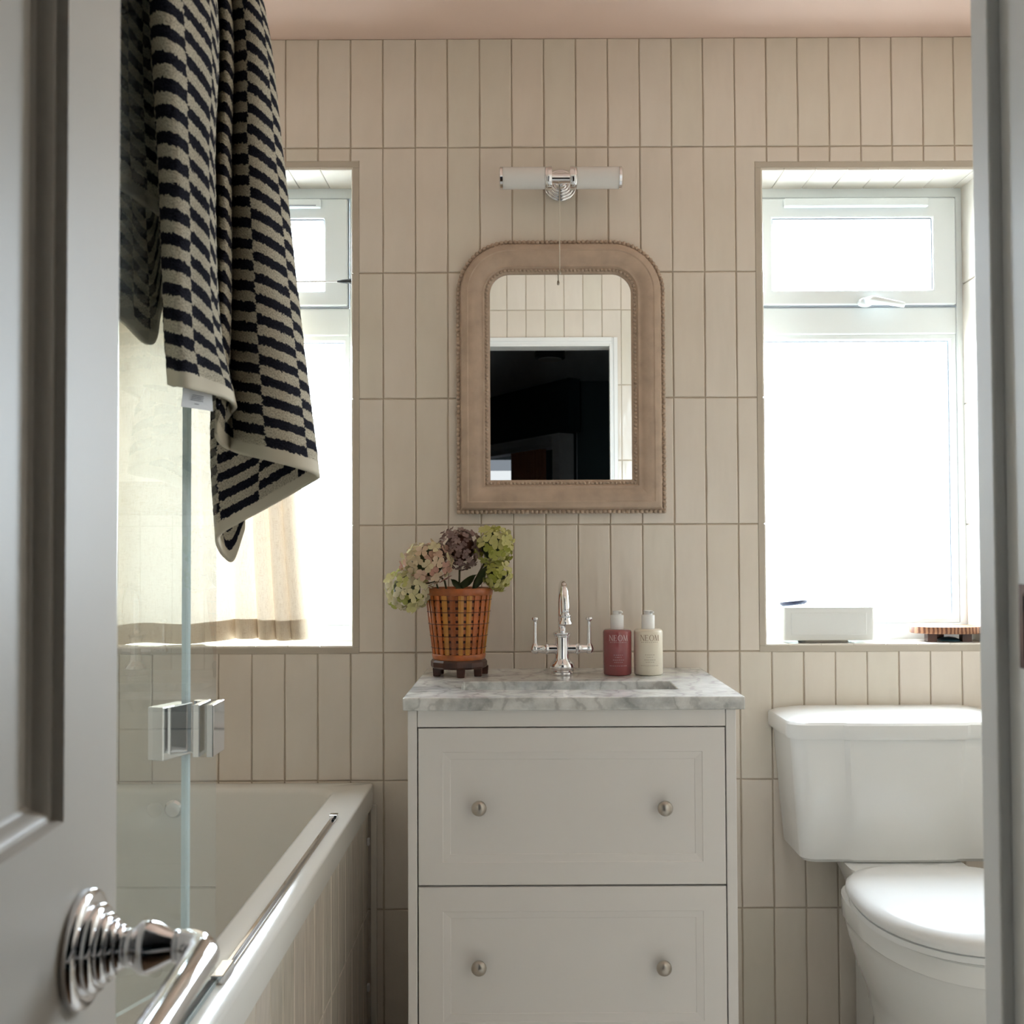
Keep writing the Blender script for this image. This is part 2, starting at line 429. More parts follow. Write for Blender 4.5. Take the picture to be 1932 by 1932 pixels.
# reveals: soffit, sill and jambs, tiled in depth
for h, lab in ((h1, 'left'), (h2, 'right')):
    us = [h[0]-0.02+0.0763*k for k in range(10)]
    d0, d1 = YB+0.001, YB+REV+0.02
    top = Matrix(((1, 0, 0, 0), (0, 0, 1, 0), (0, 1, 0, h[3]-0.006), (0, 0, 0, 1)))
    tile_field(wall_back, top, us, [d0-0.01, d1+0.2], (h[0], h[1]), (d0, d1), matname='tile_white', gap=0.0012)
    bot = Matrix(((1, 0, 0, 0), (0, 0, 1, 0), (0, -1, 0, h[2]+0.004), (0, 0, 0, 1)))
    tile_field(wall_back, bot, us, [d0-0.01, d1+0.2], (h[0], h[1]), (d0, d1), matname='tile_white', gap=0.0012)
    lft = Matrix(((0, -1, 0, h[0]+0.004), (1, 0, 0, 0), (0, 0, 1, 0), (0, 0, 0, 1)))
    tile_field(wall_back, lft, [d0-0.01, d1+0.2], ROWS, (d0, d1), (h[2], h[3]), matname='tile_white')
    rgt = Matrix(((0, 1, 0, h[1]-0.004), (1, 0, 0, 0), (0, 0, 1, 0), (0, 0, 0, 1)))
    tile_field(wall_back, rgt, [d0-0.01, d1+0.2], ROWS, (d0, d1), (h[2], h[3]), matname='tile_white')
for i, h in enumerate((h1, h2)):
    a, b, c, d = h; e = TW; y0, y1 = YB-0.0005, YB+0.012
    t = empty('trim_%d' % (i+1), ((a+b)/2, YB, c)); tag(t, ('taupe edging strip framing the curtained left window', 'taupe edging strip framing the bare right window')[i], kind='structure')
    for g in (box(a-e, b+e, y0, y1, d, d+e), box(a-e, b+e, y0, y1, c-e, c), box(a-e, a, y0, y1, c, d), box(b, b+e, y0, y1, c, d)):
        obj('edge_strip', g, M['trim'], t, bevel=0.001)

# door wall (its tiles show in the mirror), side walls, floor, ceiling
DX0, DX1, DZ = -0.318, 0.352, 1.968        # clear opening between the door stops
hd = (DX0-0.02, DX1+0.02, -0.1, DZ+0.02)
wall_front = struct('wall_front', slab_with_holes(sorted({XL-0.1, XR+0.1, hd[0], hd[1]}), [-0.05, hd[3], ZC+0.06], 0.66, YF-GR, [hd]), M['grout'], 'tiled door wall with pale tiles seen in the mirror')
fr = Matrix.Translation((0, YF, 0)) @ Matrix.Rotation(math.pi, 4, 'Z')
tile_field(wall_front, fr, [-1.3+0.0763*k-0.0206+0.0045 for k in range(40)], ROWS, (-XR, -XL), (0, ZC-0.001), [(-hd[1]-0.0125, -hd[0]+0.0125, -1, DZ+0.0365)], rnd=random.Random(8))
wall_left = struct('wall_left', box(XL-0.1, XL-GR, YF, YB, -0.05, ZC+0.06), M['grout'], 'tiled left wall behind the bath')
tile_field(wall_left, Matrix.Translation((XL, 0, 0)) @ Matrix.Rotation(math.pi/2, 4, 'Z'), [YF+0.0763*k for k in range(23)], ROWS, (YF+0.002, YB-0.002), (0, ZC-0.001), rnd=random.Random(9))
wall_right = struct('wall_right', box(XR+GR, XR+0.1, YF, YB, -0.05, ZC+0.06), M['grout'], 'tiled right wall beside the toilet')
tile_field(wall_right, Matrix.Translation((XR, 0, 0)) @ Matrix.Rotation(-math.pi/2, 4, 'Z'), [-YB+0.0763*k for k in range(23)], ROWS, (-YB+0.002, -YF-0.002), (0, ZC-0.001), rnd=random.Random(10))
struct('floor', box(XL-0.1, XR+0.1, 0.66, YB+0.2, -0.06, 0.0), M['floor'], 'unseen bathroom floor, kept pale to bounce light upward')
struct('ceiling', box(XL-0.1, XR+0.1, 0.66, YB+0.2, ZC, ZC+0.08), M['ceiling'], 'plaster pink painted bathroom ceiling')

# the dark hall behind the camera, seen in the mirror
HZ = ZC
struct('floor', box(-2.2, 2.2, -5.2, 0.66, -0.06, 0.0), M['hall_floor'], 'dark wooden hall floor outside the bathroom')
struct('ceiling', box(-2.2, 2.2, -5.2, 0.66, HZ, HZ+0.08), M['hall_ceiling'], 'dark grey hall ceiling seen in the mirror')
struct('wall_hall_left', box(-2.3, -2.2, -5.2, 0.66, -0.06, HZ), M['hall'], 'dark teal hall wall on the left')
struct('wall_hall_right', box(2.2, 2.3, -5.2, 0.66, -0.06, HZ), M['hall'], 'dark teal hall wall on the right')
struct('wall_hall_end', box(-2.3, 2.3, -5.3, -5.2, -0.06, HZ), M['hall'], 'dark wall of the room beyond the hall')
struct('wall_hall_back', box(0.40, 2.2, -2.52, -2.42, 0, HZ), M['hall'], 'dark teal hall wall facing the bathroom door')
for s, (a, b) in enumerate(((-2.2, hd[0]), (hd[1], 2.2))):
    struct('wall_hall_front', box(a, b, 0.645, 0.6599, 0, HZ), M['hall'], ('dark teal hall wall on the hinge side of the bathroom door', 'dark teal hall wall on the latch side of the bathroom door')[s])
struct('wall_hall_front', box(hd[0], hd[1], 0.645, 0.6599, hd[3], HZ), M['hall'], 'dark teal hall wall above the bathroom door')

# ------------------------------------------------------------------ windows
YW = YB+REV                     # front face of the window frames
def frame_ring(x0, x1, z0, z1, t, ya, yb):
    G = []
    tl, tr, tb, tt = t if isinstance(t, tuple) else (t, t, t, t)
    for out_, in_ in ((0, 0),):
        a = [(x0, z0), (x1, z0), (x1, z1), (x0, z1)]; b = [(x0+tl, z0+tb), (x1-tr, z0+tb), (x1-tr, z1-tt), (x0+tl, z1-tt)]
    V = [Vector((p[0], y, p[1])) for y in (ya, yb) for q in (a, b) for p in q]
    Fc = []
    for k in range(4):
        m = (k+1) % 4
        Fc += [(k, m, 4+m, 4+k), (8+k, 12+k, 12+m, 8+m), (k, 8+k, 8+m, m), (4+k, 4+m, 12+m, 12+k)]
    return V, Fc
def window(idx, x0, x1, z0, z1, casement, lowz, trim_label, handle_px, vent):
    """x0..z1 outer frame; casement (x0,x1,z0,z1) of the opening light; lowz top of the fixed pane"""
    w = empty('window_%d' % idx, ((x0+x1)/2, YW+0.03, z0)); tag(w, trim_label, kind='structure')
    ca, cb, cc, cd = casement
    obj('frame', frame_ring(x0, x1, z0, z1, (ca-x0-0.001, x1-cb-0.001, 0.055, z1-cd), YW, YW+0.07), M['upvc'], w, bevel=0.003)
    obj('transom', box(ca-0.001, cb+0.001, YW+0.001, YW+0.069, lowz, cc), M['upvc'], w, bevel=0.004)
    # opening light
    c = obj('casement', frame_ring(ca+0.003, cb-0.003, cc+0.003, cd-0.003, (0.055, 0.058, 0.036, 0.050), YW-0.012, YW+0.045), M['upvc'], w, bevel=0.004)
    obj('gasket', frame_ring(ca, cb, cc, cd, 0.0045, YW-0.003, YW+0.005), M['gasket'], w)
    gx0, gx1, gz0, gz1 = ca+0.058, cb-0.061, cc+0.039, cd-0.053
    obj('gasket', frame_ring(gx0-0.001, gx1+0.001, gz0-0.001, gz1+0.001, (0.003, 0.003, 0.002, 0.004), YW-0.006, YW+0.02), M['gasket'], c)
    obj('pane', box(gx0, gx1, YW+0.014, YW+0.018, gz0, gz1), M['pane'], c)
    fx0, fx1, fz0, fz1 = ca, cb, z0+0.055, lowz
    obj('glazing_bead', frame_ring(fx0-0.001, fx1+0.001, fz0, fz1+0.001, 0.014, YW+0.004, YW+0.022), M['upvc'], w, bevel=0.003)
    obj('gasket', frame_ring(fx0+0.013, fx1-0.013, fz0+0.013, fz1-0.013, (0.002, 0.003, 0.001, 0.003), YW+0.018, YW+0.024), M['gasket'], w)
    obj('pane', box(fx0+0.013, fx1-0.013, YW+0.026, YW+0.03, fz0+0.012, fz1-0.012), M['pane'], w)
    # trickle vent
    v0, v1, vz0, vz1 = vent
    tv = obj('trickle_vent', box(v0, v1, YW-0.026, YW-0.011, vz0, vz1), M['upvc'], c, bevel=0.005, seg=3)
    obj('vent_slot', box(v0+0.012, v1-0.012, YW-0.0265, YW-0.0258, vz0+0.004, vz0+0.0065), M['gasket'] if idx == 1 else M['upvc'], c)
    # handle
    if handle_px:
        hp = W(*handle_px, YW-0.02)
        a = loft([[hp+Vector((0.020*math.cos(q)*s, y, 0.011*math.sin(q)*s)) for q in [2*math.pi*k/20 for k in range(20)]] for y, s in ((0.01, 1), (-0.004, 1), (-0.010, 0.82))])
        hd_ = obj('handle', a, M['upvc'], c, smooth=True)
        lever = tube([hp+Vector((-0.004, -0.012, 0)), hp+Vector((0.01, -0.024, 0.001)), hp+Vector((0.04, -0.028, -0.006)), hp+Vector((0.085, -0.026, -0.014))], [0.009, 0.0095, 0.008, 0.0065], 12)
        obj('lever', lever, M['upvc'], hd_, smooth=True)
        obj('lock_button', lathe([(0.0001, -0.004), (0.0036, -0.004), (0.0036, 0.0)], hp+Vector((-0.006, -0.013, 0.0)), 'y', 12), M['gasket'], hd_)
    return w
cas2 = (W(1412, 470, YW).x, W(1802, 470, YW).x, W(1600, 579, YW).z, W(1600, 374, YW).z)
window(2, W(1386, 470, YW).x, 1.145, w2['z0']-0.012, w2['z1']+0.012, cas2, W(1600, 631, YW).z, 'white plastic framed right window with top opening light above the toilet',
       (1634, 570), (W(1478, 380, YW-0.02).x, W(1752, 380, YW-0.02).x, W(1600, 391, YW-0.02).z, W(1600, 374, YW-0.02).z))
cas1 = (-0.985, W(659, 470, YW).x, W(600, 581, YW).z, W(600, 376, YW).z)
window(1, -1.02, w1['x1']+0.02, w1['z0']-0.012, w1['z1']+0.012, cas1, W(600, 634, YW).z, 'white plastic framed left window behind the linen curtain',
       None, (-0.86, W(606, 384, YW-0.02).x, W(600, 393, YW-0.02).z, W(600, 376, YW-0.02).z))
# light portals in the openings only steer the sampling of the sky
for h in (h1, h2):
    ld = bpy.data.lights.new('sky_portal', 'AREA'); ld.shape = 'RECTANGLE'; ld.size = h[1]-h[0]; ld.size_y = h[3]-h[2]; ld.cycles.is_portal = True
    lo = bpy.data.objects.new('sky_portal', ld); COL.objects.link(lo); lo.location = ((h[0]+h[1])/2, YW+0.12, (h[2]+h[3])/2); lo.rotation_euler = (-math.pi/2, 0, 0)

# ------------------------------------------------------------------ curtain and its rod
def fabric_mat():
    m = bpy.data.materials.new('linen'); t, out = nodes_of(m)
    n = noise(t, 700, 1, sc=(1, 1, 0.08)); n2 = noise(t, 700, 1, sc=(0.08, 1, 1))
    ad = t.nodes.new('ShaderNodeMath'); ad.operation = 'ADD'; t.links.new(n.outputs[0], ad.inputs[0]); t.links.new(n2.outputs[0], ad.inputs[1])
    r = ramp(t, ad.outputs[0], [(0.75, (0.64, 0.54, 0.42)), (1.0, (0.73, 0.64, 0.52))])
    r.color_ramp.elements[1].position = 1.0
    df = t.nodes.new('ShaderNodeBsdfDiffuse'); tr = t.nodes.new('ShaderNodeBsdfTranslucent'); mx = t.nodes.new('ShaderNodeMixShader'); mx.inputs[0].default_value = 0.11
    for q in (df, tr): t.links.new(r.outputs[0], q.inputs['Color'])
    t.links.new(df.outputs[0], mx.inputs[1]); t.links.new(tr.outputs[0], mx.inputs[2]); t.links.new(mx.outputs[0], out.inputs['Surface']); return m
M['linen'] = fabric_mat()
YC = 2.425
zr = W(640, 531, YC).z
cur = empty('cafe_curtain', (-0.75, YC, W(450, 1205, YC).z)); tag(cur, 'cream linen cafe curtain hanging across the left window', 'curtain')
xr_ = W(580, 1100, YC).x; xl_ = -0.99
def cur_pt(u, v):       # u 0..1 left to right, v 0 top..1 bottom
    x = xl_ + (xr_-0.050*(1-v**1.5)-xl_)*u
    amp = 0.005+0.026*max(0, (u-0.35))/0.65
    ph = 2*math.pi*(2.0*u + 4.2*u**3) + 0.25*math.sin(6*v+3*u)
    y = YC + amp*math.sin(ph)*(0.8+0.3*v) + 0.004*math.sin(9*u+4*v)
    xx = x + amp*0.5*math.cos(ph)
    zb = W(450, 1203, YC).z + 0.004*math.sin(12*u) - 0.018*(1-u)
    return Vector((xx, y, zr + (zb-zr)*v))
nu, nv = 150, 40
V = [cur_pt(i/nu, j/nv) for j in range(nv+1) for i in range(nu+1)]
Fq = [(j*(nu+1)+i, j*(nu+1)+i+1, (j+1)*(nu+1)+i+1, (j+1)*(nu+1)+i) for j in range(nv) for i in range(nu)]
obj('cloth', (V, Fq), M['linen'], cur, smooth=True)
V = [cur_pt(i/nu, v) + Vector((0, -0.0015, 0)) for v in (0.945, 0.97, 1.0) for i in range(nu+1)]
Fq = [(j*(nu+1)+i, j*(nu+1)+i+1, (j+1)*(nu+1)+i+1, (j+1)*(nu+1)+i) for j in range(2) for i in range(nu)]
obj('hem', (V, Fq), M['linen'], cur, smooth=True)
rod = empty('curtain_rod', (W(640, 531, YC).x, YC, zr)); tag(rod, 'thin white tension rod with black tip inside the left window', 'curtain rod')
xe = w1['x1']-0.004
obj('rod', tube([(xl_, YC, zr), (xe-0.02, YC, zr)], 0.0022, 10), M['white'], rod)
obj('rod_end', lathe([(0.0022, -0.045), (0.0045, -0.03), (0.006, -0.012), (0.008, -0.010), (0.0085, -0.001), (0.008, 0.0)], (xe, YC, zr), 'x', 14), M['black'], rod, smooth=True)

# ------------------------------------------------------------------ door frame, door, towel rail
df_ = empty('door_frame', (DX1, 0.71, 0)); tag(df_, 'painted door frame round the bathroom doorway', kind='structure')
S = 0.009                        # door stop
for (a, b, g) in ((DX1, hd[1], 1), (hd[0], DX0, 0)):
    inner = DX1 if g else DX0
    if g:
        obj('jamb', box(DX1+S, hd[1]+0.012, 0.64, 0.752, 0, DZ+0.03), M['jamb'], df_, bevel=0.0015)
        obj('door_stop', box(DX1, DX1+S+0.001, 0.7395, 0.768, 0, DZ+0.01), M['jamb'], df_, bevel=0.002)
        obj('architrave', join(box(DX1+S, DX1+0.032, 0.751, 0.764, 0, DZ+0.036), box(DX1+0.016, DX1+0.032, 0.763, 0.770, 0, DZ+0.036)), M['jamb'], df_, bevel=0.002)
    else:
        obj('jamb', box(hd[0]-0.012, DX0-S, 0.64, 0.752, 0, DZ+0.03), M['jamb'], df_, bevel=0.0015)
        obj('door_stop', box(DX0-S-0.001, DX0, 0.7395, 0.768, 0, DZ+0.01), M['jamb'], df_, bevel=0.002)
        obj('architrave', join(box(DX0-0.032, DX0-S, 0.751, 0.764, 0, DZ+0.036), box(DX0-0.032, DX0-0.016, 0.763, 0.770, 0, DZ+0.036)), M['jamb'], df_, bevel=0.002)
obj('head_jamb', box(DX0-S, DX1+S, 0.64, 0.752, DZ+S, DZ+0.03), M['jamb'], df_, bevel=0.0015)
obj('door_stop', box(DX0, DX1, 0.7395, 0.768, DZ, DZ+S+0.001), M['jamb'], df_, bevel=0.002)
obj('architrave', join(box(DX0-S, DX1+S, 0.751, 0.764, DZ+S, DZ+0.036), box(DX0-S, DX1+S, 0.763, 0.770, DZ+0.020, DZ+0.036)), M['jamb'], df_, bevel=0.002)
# strike plate
zp0, zp1 = W(1925, 1262, 0.715).z, W(1925, 1102, 0.715).z
sp = obj('strike_plate', frame_ring(0.700, 0.7205, zp0, zp1, 0.006, DX1+S-0.0015, DX1+S+0.001), M['bronze'], df_)
# frame_ring builds in x-z: turn it into the jamb plane
me = sp.data
for v in me.vertices:
    x, y = v.co.x, v.co.y; v.co.x, v.co.y = y, x
sp.location = Vector((DX1+S-0.0003, 0.7105, zp0)) - WORLD[df_.name]
obj('latch_hole', box(DX1+S-0.0008, DX1+S+0.0004, 0.705, 0.716, zp0+0.006, zp1-0.006), M['black'], df_)
for zz in (zp0+0.006, zp1-0.006):
    obj('screw', lathe([(0.0001, -0.0012), (0.003, -0.001), (0.0035, 0)], (DX1+S-0.001, 0.7105, zz), 'x', 12), M['bronze'], df_)

# door leaf in its own frame: a along the leaf from the hinge edge (towards the camera), n out of the face, z up
HP = Vector((-0.2815, 0.692, 0)); DA = Vector((0.0613, -1, 0)).normalized(); DN = Vector((1, 0.0613, 0)).normalized()
def D(a, n, z): return HP + DA*a + DN*n + Vector((0, 0, z))
def dbox(a0, a1, n0, n1, z0, z1):
    v, f = box(a0, a1, n0, n1, z0, z1); return [D(*p) for p in v], f
DW, DH, ST = 0.686, 1.945, 0.092
door = empty('door_1', D(DW/2, -0.02, 0.006)); tag(door, 'grey painted panelled door standing open at the left', 'door', kind='structure')
zm1 = W(120, 1556, 0.60).z       # top of the lock rail
rails = [(0.006, 0.19), (zm1-0.20, zm1), (DH-0.11, DH)]
obj('stile', dbox(0, ST, -0.040, 0, 0.006, DH), M['door'], door)
obj('stile', dbox(DW-ST, DW, -0.040, 0, 0.006, DH), M['door'], door)
for z0, z1 in rails: obj('rail', dbox(ST, DW-ST, -0.040, 0, z0, z1), M['door'], door)
for z0, z1 in ((rails[0][1], rails[1][0]), (rails[1][1], rails[2][0])):
    obj('panel', dbox(ST-0.008, DW-ST+0.008, -0.029, -0.016, z0-0.008, z1+0.008), M['door'], door)
    for side in (0, 1):
        prof = [(0, 0.0003), (0.0018, 0.0008), (0.0030, -0.0010), (0.0042, -0.0050), (0.0062, -0.0056), (0.0075, -0.0062), (0.0105, -0.0100), (0.0125, -0.0138), (0.0150, -0.0152), (0.016, -0.0165)]
        if side: prof = [(d, -0.040-n) for d, n in prof]
        rings = []
        for d, n in prof:
            a0, a1, b0, b1 = ST+d, DW-ST-d, z0+d, z1-d
            rings.append([D(a0, n, b0), D(a1, n, b0), D(a1, n, b1), D(a0, n, b1)])
        obj('moulding', loft(rings, False, False), M['door'], door, auto=30)
for zz in (0.22, 1.0, 1.72):
    obj('hinge', tube([D(-0.006, -0.042, zz), D(-0.006, -0.042, zz+0.09)], 0.006, 12), M['bronze'], door)
# towel rail
rc = W(158, 1790, 0.630); ar = (rc-HP).dot(DA); zrail = rc.z
rail = empty('towel_rail', D(ar, 0, zrail)); tag(rail, 'chrome towel rail with stepped round rosette on the grey door', 'towel rail')
def dlathe(prof, a, z, n=40):
    rings = []
    for r, h in prof:
        rings.append([D(a+r*math.cos(2*math.pi*k/n), h, z+r*math.sin(2*math.pi*k/n)) for k in range(n)])
    return loft(rings)
PROJ = 0.078
for a in (ar, ar+0.46):
    rp_ = [(0.036, 0.0002), (0.0362, 0.0038)]
    for r0_, r1_, h0_ in ((0.0362, 0.0272, 0.0038), (0.0272, 0.0215, 0.0102), (0.0215, 0.0172, 0.0152), (0.0172, 0.0140, 0.0192), (0.0140, 0.0116, 0.0228)):
        for q in range(0, 7):
            e = math.pi/2*q/6; rp_.append((r1_+0.0004+(r0_-r1_-0.0004)*math.cos(e), h0_+0.0040*math.sin(e)))
        rp_.append((r1_, h0_+0.0038)); rp_.append((r1_, h0_+0.0048))
    rp_.append((0.011, 0.030))
    ro = obj('rosette', dlathe(rp_, a, zrail), M['chrome'], rail, auto=60)
    obj('post', dlathe([(0.012, 0.029), (0.0115, 0.032), (0.013, 0.034), (0.0165, 0.038), (0.0165, 0.042), (0.014, 0.048), (0.0105, 0.054), (0.009, 0.057), (0.0105, 0.058), (0.0105, 0.0605), (0.0085, 0.0615), (0.0085, 0.064), (0.0105, 0.065), (0.0105, 0.067), (0.0085, 0.068)], a, zrail, 28), M['chrome'], rail, auto=50)
bar = [D(ar, 0.055, zrail)]
for k in range(0, 9):
    q = math.pi/2*k/8; bar.append(D(ar+0.018-0.018*math.cos(q), PROJ-0.018+0.018*math.sin(q), zrail))
bar += [D(ar+0.02+0.0525*k, PROJ, zrail) for k in range(0, 9)]
for k in range(0, 9):
    q = math.pi/2*k/8; bar.append(D(ar+0.444+0.016*math.sin(q), PROJ-0.016+0.016*math.cos(q), zrail))
bar.append(D(ar+0.46, 0.055, zrail))
obj('bar', tube(bar, [0.0085, 0.0098]+[0.0104]*8+[0.0098]*(len(bar)-20)+[0.0104]*8+[0.0098, 0.0085], 20), M['chrome'], rail, smooth=True)

# ------------------------------------------------------------------ bath
ZR = CZ-0.5405
BX1 = -0.354
bath = empty('bathtub', ((XL+BX1)/2, (YF+YB)/2, 0)); tag(bath, 'cream built-in bathtub with tiled front panel below the left window', 'bathtub')
R = lambda x0, x1, y0, y1, z, r: rrect(x0, x1, y0, y1, z, r, 8)
bx0, bx1, by0, by1 = XL+0.003, BX1, YF+0.003, YB-0.002
ix0, ix1, iy0, iy1 = XL+0.065, BX1-0.082, YF+0.11, YB-0.048
rings = [R(bx0, bx1, by0, by1, ZR-0.052, 0.004), R(bx0, bx1, by0, by1, ZR-0.006, 0.004), R(bx0+0.003, bx1-0.0012, by0+0.003, by1-0.001, ZR-0.0022, 0.006), R(bx0+0.008, bx1-0.0045, by0+0.008, by1-0.002, ZR, 0.008),
         R(ix0-0.004, ix1+0.008, iy0-0.008, iy1+0.006, ZR+0.0005, 0.066), R(ix0, ix1, iy0, iy1, ZR-0.004, 0.066), R(ix0+0.006, ix1-0.006, iy0+0.008, iy1-0.006, ZR-0.014, 0.066), R(ix0+0.02, ix1-0.02, iy0+0.04, iy1-0.016, ZR-0.12, 0.075),
         R(ix0+0.04, ix1-0.04, iy0+0.12, iy1-0.045, ZR-0.30, 0.09), R(ix0+0.07, ix1-0.07, iy0+0.19, iy1-0.085, ZR-0.385, 0.10), R(ix0+0.12, ix1-0.12, iy0+0.26, iy1-0.16, ZR-0.41, 0.10)]
obj('tub', loft(rings, False, True), M['bath'], bath, auto=40)
oc = Vector((W(328, 1526, 2.30).x, iy1-0.0095, W(328, 1526, 2.30).z))
obj('overflow', lathe([(0.0001, -0.016), (0.016, -0.015), (0.021, -0.010), (0.022, 0.004)], oc, 'y', 24), M['chrome'], bath, auto=40)
panel = obj('bath_panel', box(BX1-0.05, BX1-0.012-GR, YF+0.004, YB-0.004, 0.0, ZR-0.053), M['grout'], bath)
pf = Matrix.Translation((BX1-0.012, 0, 0)) @ Matrix.Rotation(math.pi/2, 4, 'Z')
def sub_tiles():
    us = [YB-0.0763*k for k in range(22)][::-1]
    P0 = {o.name for o in bpy.data.objects}
    tile_field(panel, pf, us, ROWS, (YF+0.006, YB-0.006), (0.004, ZR-0.053), rnd=random.Random(21), tilt=0.006)
sub_tiles()
obj('corner_trim', box(BX1-0.006, BX1+0.0085, YB-0.010, YB-0.0005, 0.0, ZR-0.05), M['tile_white'], bath, bevel=0.002)
for py in (1588, 1863):
    c = W(698, py, YB-0.03); c.x = BX1-0.011
    obj('panel_clip', box(c.x, c.x+0.006, c.y-0.006, c.y+0.006, c.z-0.008, c.z+0.008), M['white'], bath, bevel=0.001)

# ------------------------------------------------------------------ shower screen
GX = -0.392; GZ0, GZ1 = ZR+0.006, 2.02
scr = empty('shower_screen', (GX, 1.0, ZR)); tag(scr, 'clear glass shower screen with chrome hinge on the bath rim', 'shower screen')
edge_idx = lambda axis_y: (lambda p: 0 if abs(p.normal.x) > 0.7 else 1)
p1 = obj('fixed_panel', box(GX-0.004, GX+0.004, YF+0.004, 1.262, GZ0, GZ1), [M['screen'], M['screen_edge']], scr)
for p in p1.data.polygons: p.material_index = 0 if abs(p.normal.z) < 0.7 else 1
A0, A1 = Vector((-0.4235, 1.252, 0)), Vector((-0.60, 0.83, 0)); dv = (A1-A0).normalized(); nv_ = Vector((-dv.y, dv.x, 0))*0.004
def slab2(a0, a1, z0, z1, t=1.0):
    q = [A0+dv*a0+nv_*t, A0+dv*a0-nv_*t, A0+dv*a1-nv_*t, A0+dv*a1+nv_*t]
    return [Vector((p.x, p.y, z)) for z in (z0, z1) for p in q], [(0, 1, 2, 3), (4, 5, 6, 7), (0, 1, 5, 4), (1, 2, 6, 5), (2, 3, 7, 6), (3, 0, 4, 7)]
p2 = obj('hinged_panel', slab2(0, (A1-A0).length, GZ0+0.008, GZ1), [M['screen'], M['screen_edge']], scr)
for p in p2.data.polygons: p.material_index = 0 if abs(p.normal.dot(nv_.normalized())) > 0.7 else 1
obj('edge_seal', slab2(-0.005, 0.003, GZ0+0.004, GZ1-0.001, 0.9), M['screen_edge'], scr)
for zc in (W(400, 1372, 1.25).z, W(400, 1372, 1.25).z+1.05):
    hg = obj('hinge', box(GX+0.004, GX+0.013, 1.222, 1.268, zc-0.032, zc+0.032), M['chrome'], scr, bevel=0.0012)
    obj('hinge_plate', box(GX-0.013, GX-0.004, 1.222, 1.268, zc-0.032, zc+0.032), M['chrome'], hg, bevel=0.0012)
    obj('hinge_knuckle', tube([(GX-0.018, 1.262, zc-0.032), (GX-0.018, 1.262, zc+0.032)], 0.006, 16), M['chrome'], hg)
    v, f = slab2(0.0, 0.052, zc-0.032, zc+0.032, 3.0); obj('hinge_leaf', (v, f), M['chrome'], hg, bevel=0.0012)
obj('bottom_seal', box(GX-0.006, GX+0.006, YF+0.006, 1.262, ZR+0.0002, GZ0), M['screen_edge'], scr)
st = empty('threshold_strip', (GX, 1.65, ZR)); tag(st, 'thin chrome sealing strip lying along the bath rim', 'strip')
sx_ = -0.3865
obj('strip', join(box(sx_-0.007, sx_+0.007, 1.275, 2.030, ZR+0.0003, ZR+0.003), box(sx_-0.002, sx_+0.002, 1.275, 2.030, ZR+0.003, ZR+0.008)), M['chrome'], st, bevel=0.0006)
for y in (1.262, 2.030): obj('end_block', box(sx_-0.008, sx_+0.008, y, y+(0.05 if y < 1.5 else 0.018), ZR+0.0003, ZR+0.011), M['chrome'], st, bevel=0.001)

# ------------------------------------------------------------------ vanity
SV = F/1.9
VF = 1.898                                   # front plane of the drawers
zt = CZ-0.2726                               # top of the worktop
tx0, tx1, ty0, ty1 = -0.2275, 0.4205, 1.886, YB-0.0005
sx0, sx1 = W(872, 1290, 2.06).x, W(1270, 1290, 2.06).x
sy0, sy1 = 1.992, 2.122
wt = 0.0245
def slab_hole(x0, x1, y0, y1, hx0, hx1, hy0, hy1, z0, z1):
    xs, ys = [x0, hx0, hx1, x1], [y0, hy0, hy1, y1]; V, Fc = [], []
    idx = lambda i, j, k: k*16+j*4+i
    for z in (z0, z1):
        for y in ys:
            for x in xs: V.append((x, y, z))
    for k in (0, 1):
        for j in range(3):
            for i in range(3):
                if i == 1 and j == 1: continue
                Fc.append((idx(i, j, k), idx(i+1, j, k), idx(i+1, j+1, k), idx(i, j+1, k)))
    for i in range(3):
        Fc += [(idx(i, 0, 0), idx(i+1, 0, 0), idx(i+1, 0, 1), idx(i, 0, 1)), (idx(i, 3, 0), idx(i+1, 3, 0), idx(i+1, 3, 1), idx(i, 3, 1)),
               (idx(0, i, 0), idx(0, i+1, 0), idx(0, i+1, 1), idx(0, i, 1)), (idx(3, i, 0), idx(3, i+1, 0), idx(3, i+1, 1), idx(3, i, 1))]
    Fc += [(idx(1, 1, 0), idx(2, 1, 0), idx(2, 1, 1), idx(1, 1, 1)), (idx(1, 2, 0), idx(2, 2, 0), idx(2, 2, 1), idx(1, 2, 1)),
           (idx(1, 1, 0), idx(1, 2, 0), idx(1, 2, 1), idx(1, 1, 1)), (idx(2, 1, 0), idx(2, 2, 0), idx(2, 2, 1), idx(2, 1, 1))]
    return V, Fc
top = obj('worktop', slab_hole(tx0, tx1, ty0, ty1, sx0, sx1, sy0, sy1, zt-wt, zt), M['marble'], None, bevel=0.0025, seg=3)
tag(top, 'grey veined white marble worktop on the vanity', 'worktop')
basin = empty('basin', ((sx0+sx1)/2, (sy0+sy1)/2, zt-0.16)); tag(basin, 'white rectangular undermounted washbasin set into the marble', 'basin')
g = 0.004
br = [rrect(sx0-0.018, sx1+0.018, sy0-0.018, sy1+0.03, zt-wt-0.0012, 0.02), rrect(sx0-g, sx1+g, sy0-g, sy1+0.008, zt-wt-0.0012, 0.015), rrect(sx0+0.004, sx1-0.004, sy0+0.004, sy1-0.002, zt-wt-0.03, 0.02), rrect(sx0+0.012, sx1-0.012, sy0+0.01, sy1-0.008, zt-0.12, 0.03), rrect(sx0+0.04, sx1-0.04, sy0+0.035, sy1-0.035, zt-0.14, 0.02)]
obj('bowl', loft(br, False, True), M['porcelain'], basin, auto=40)
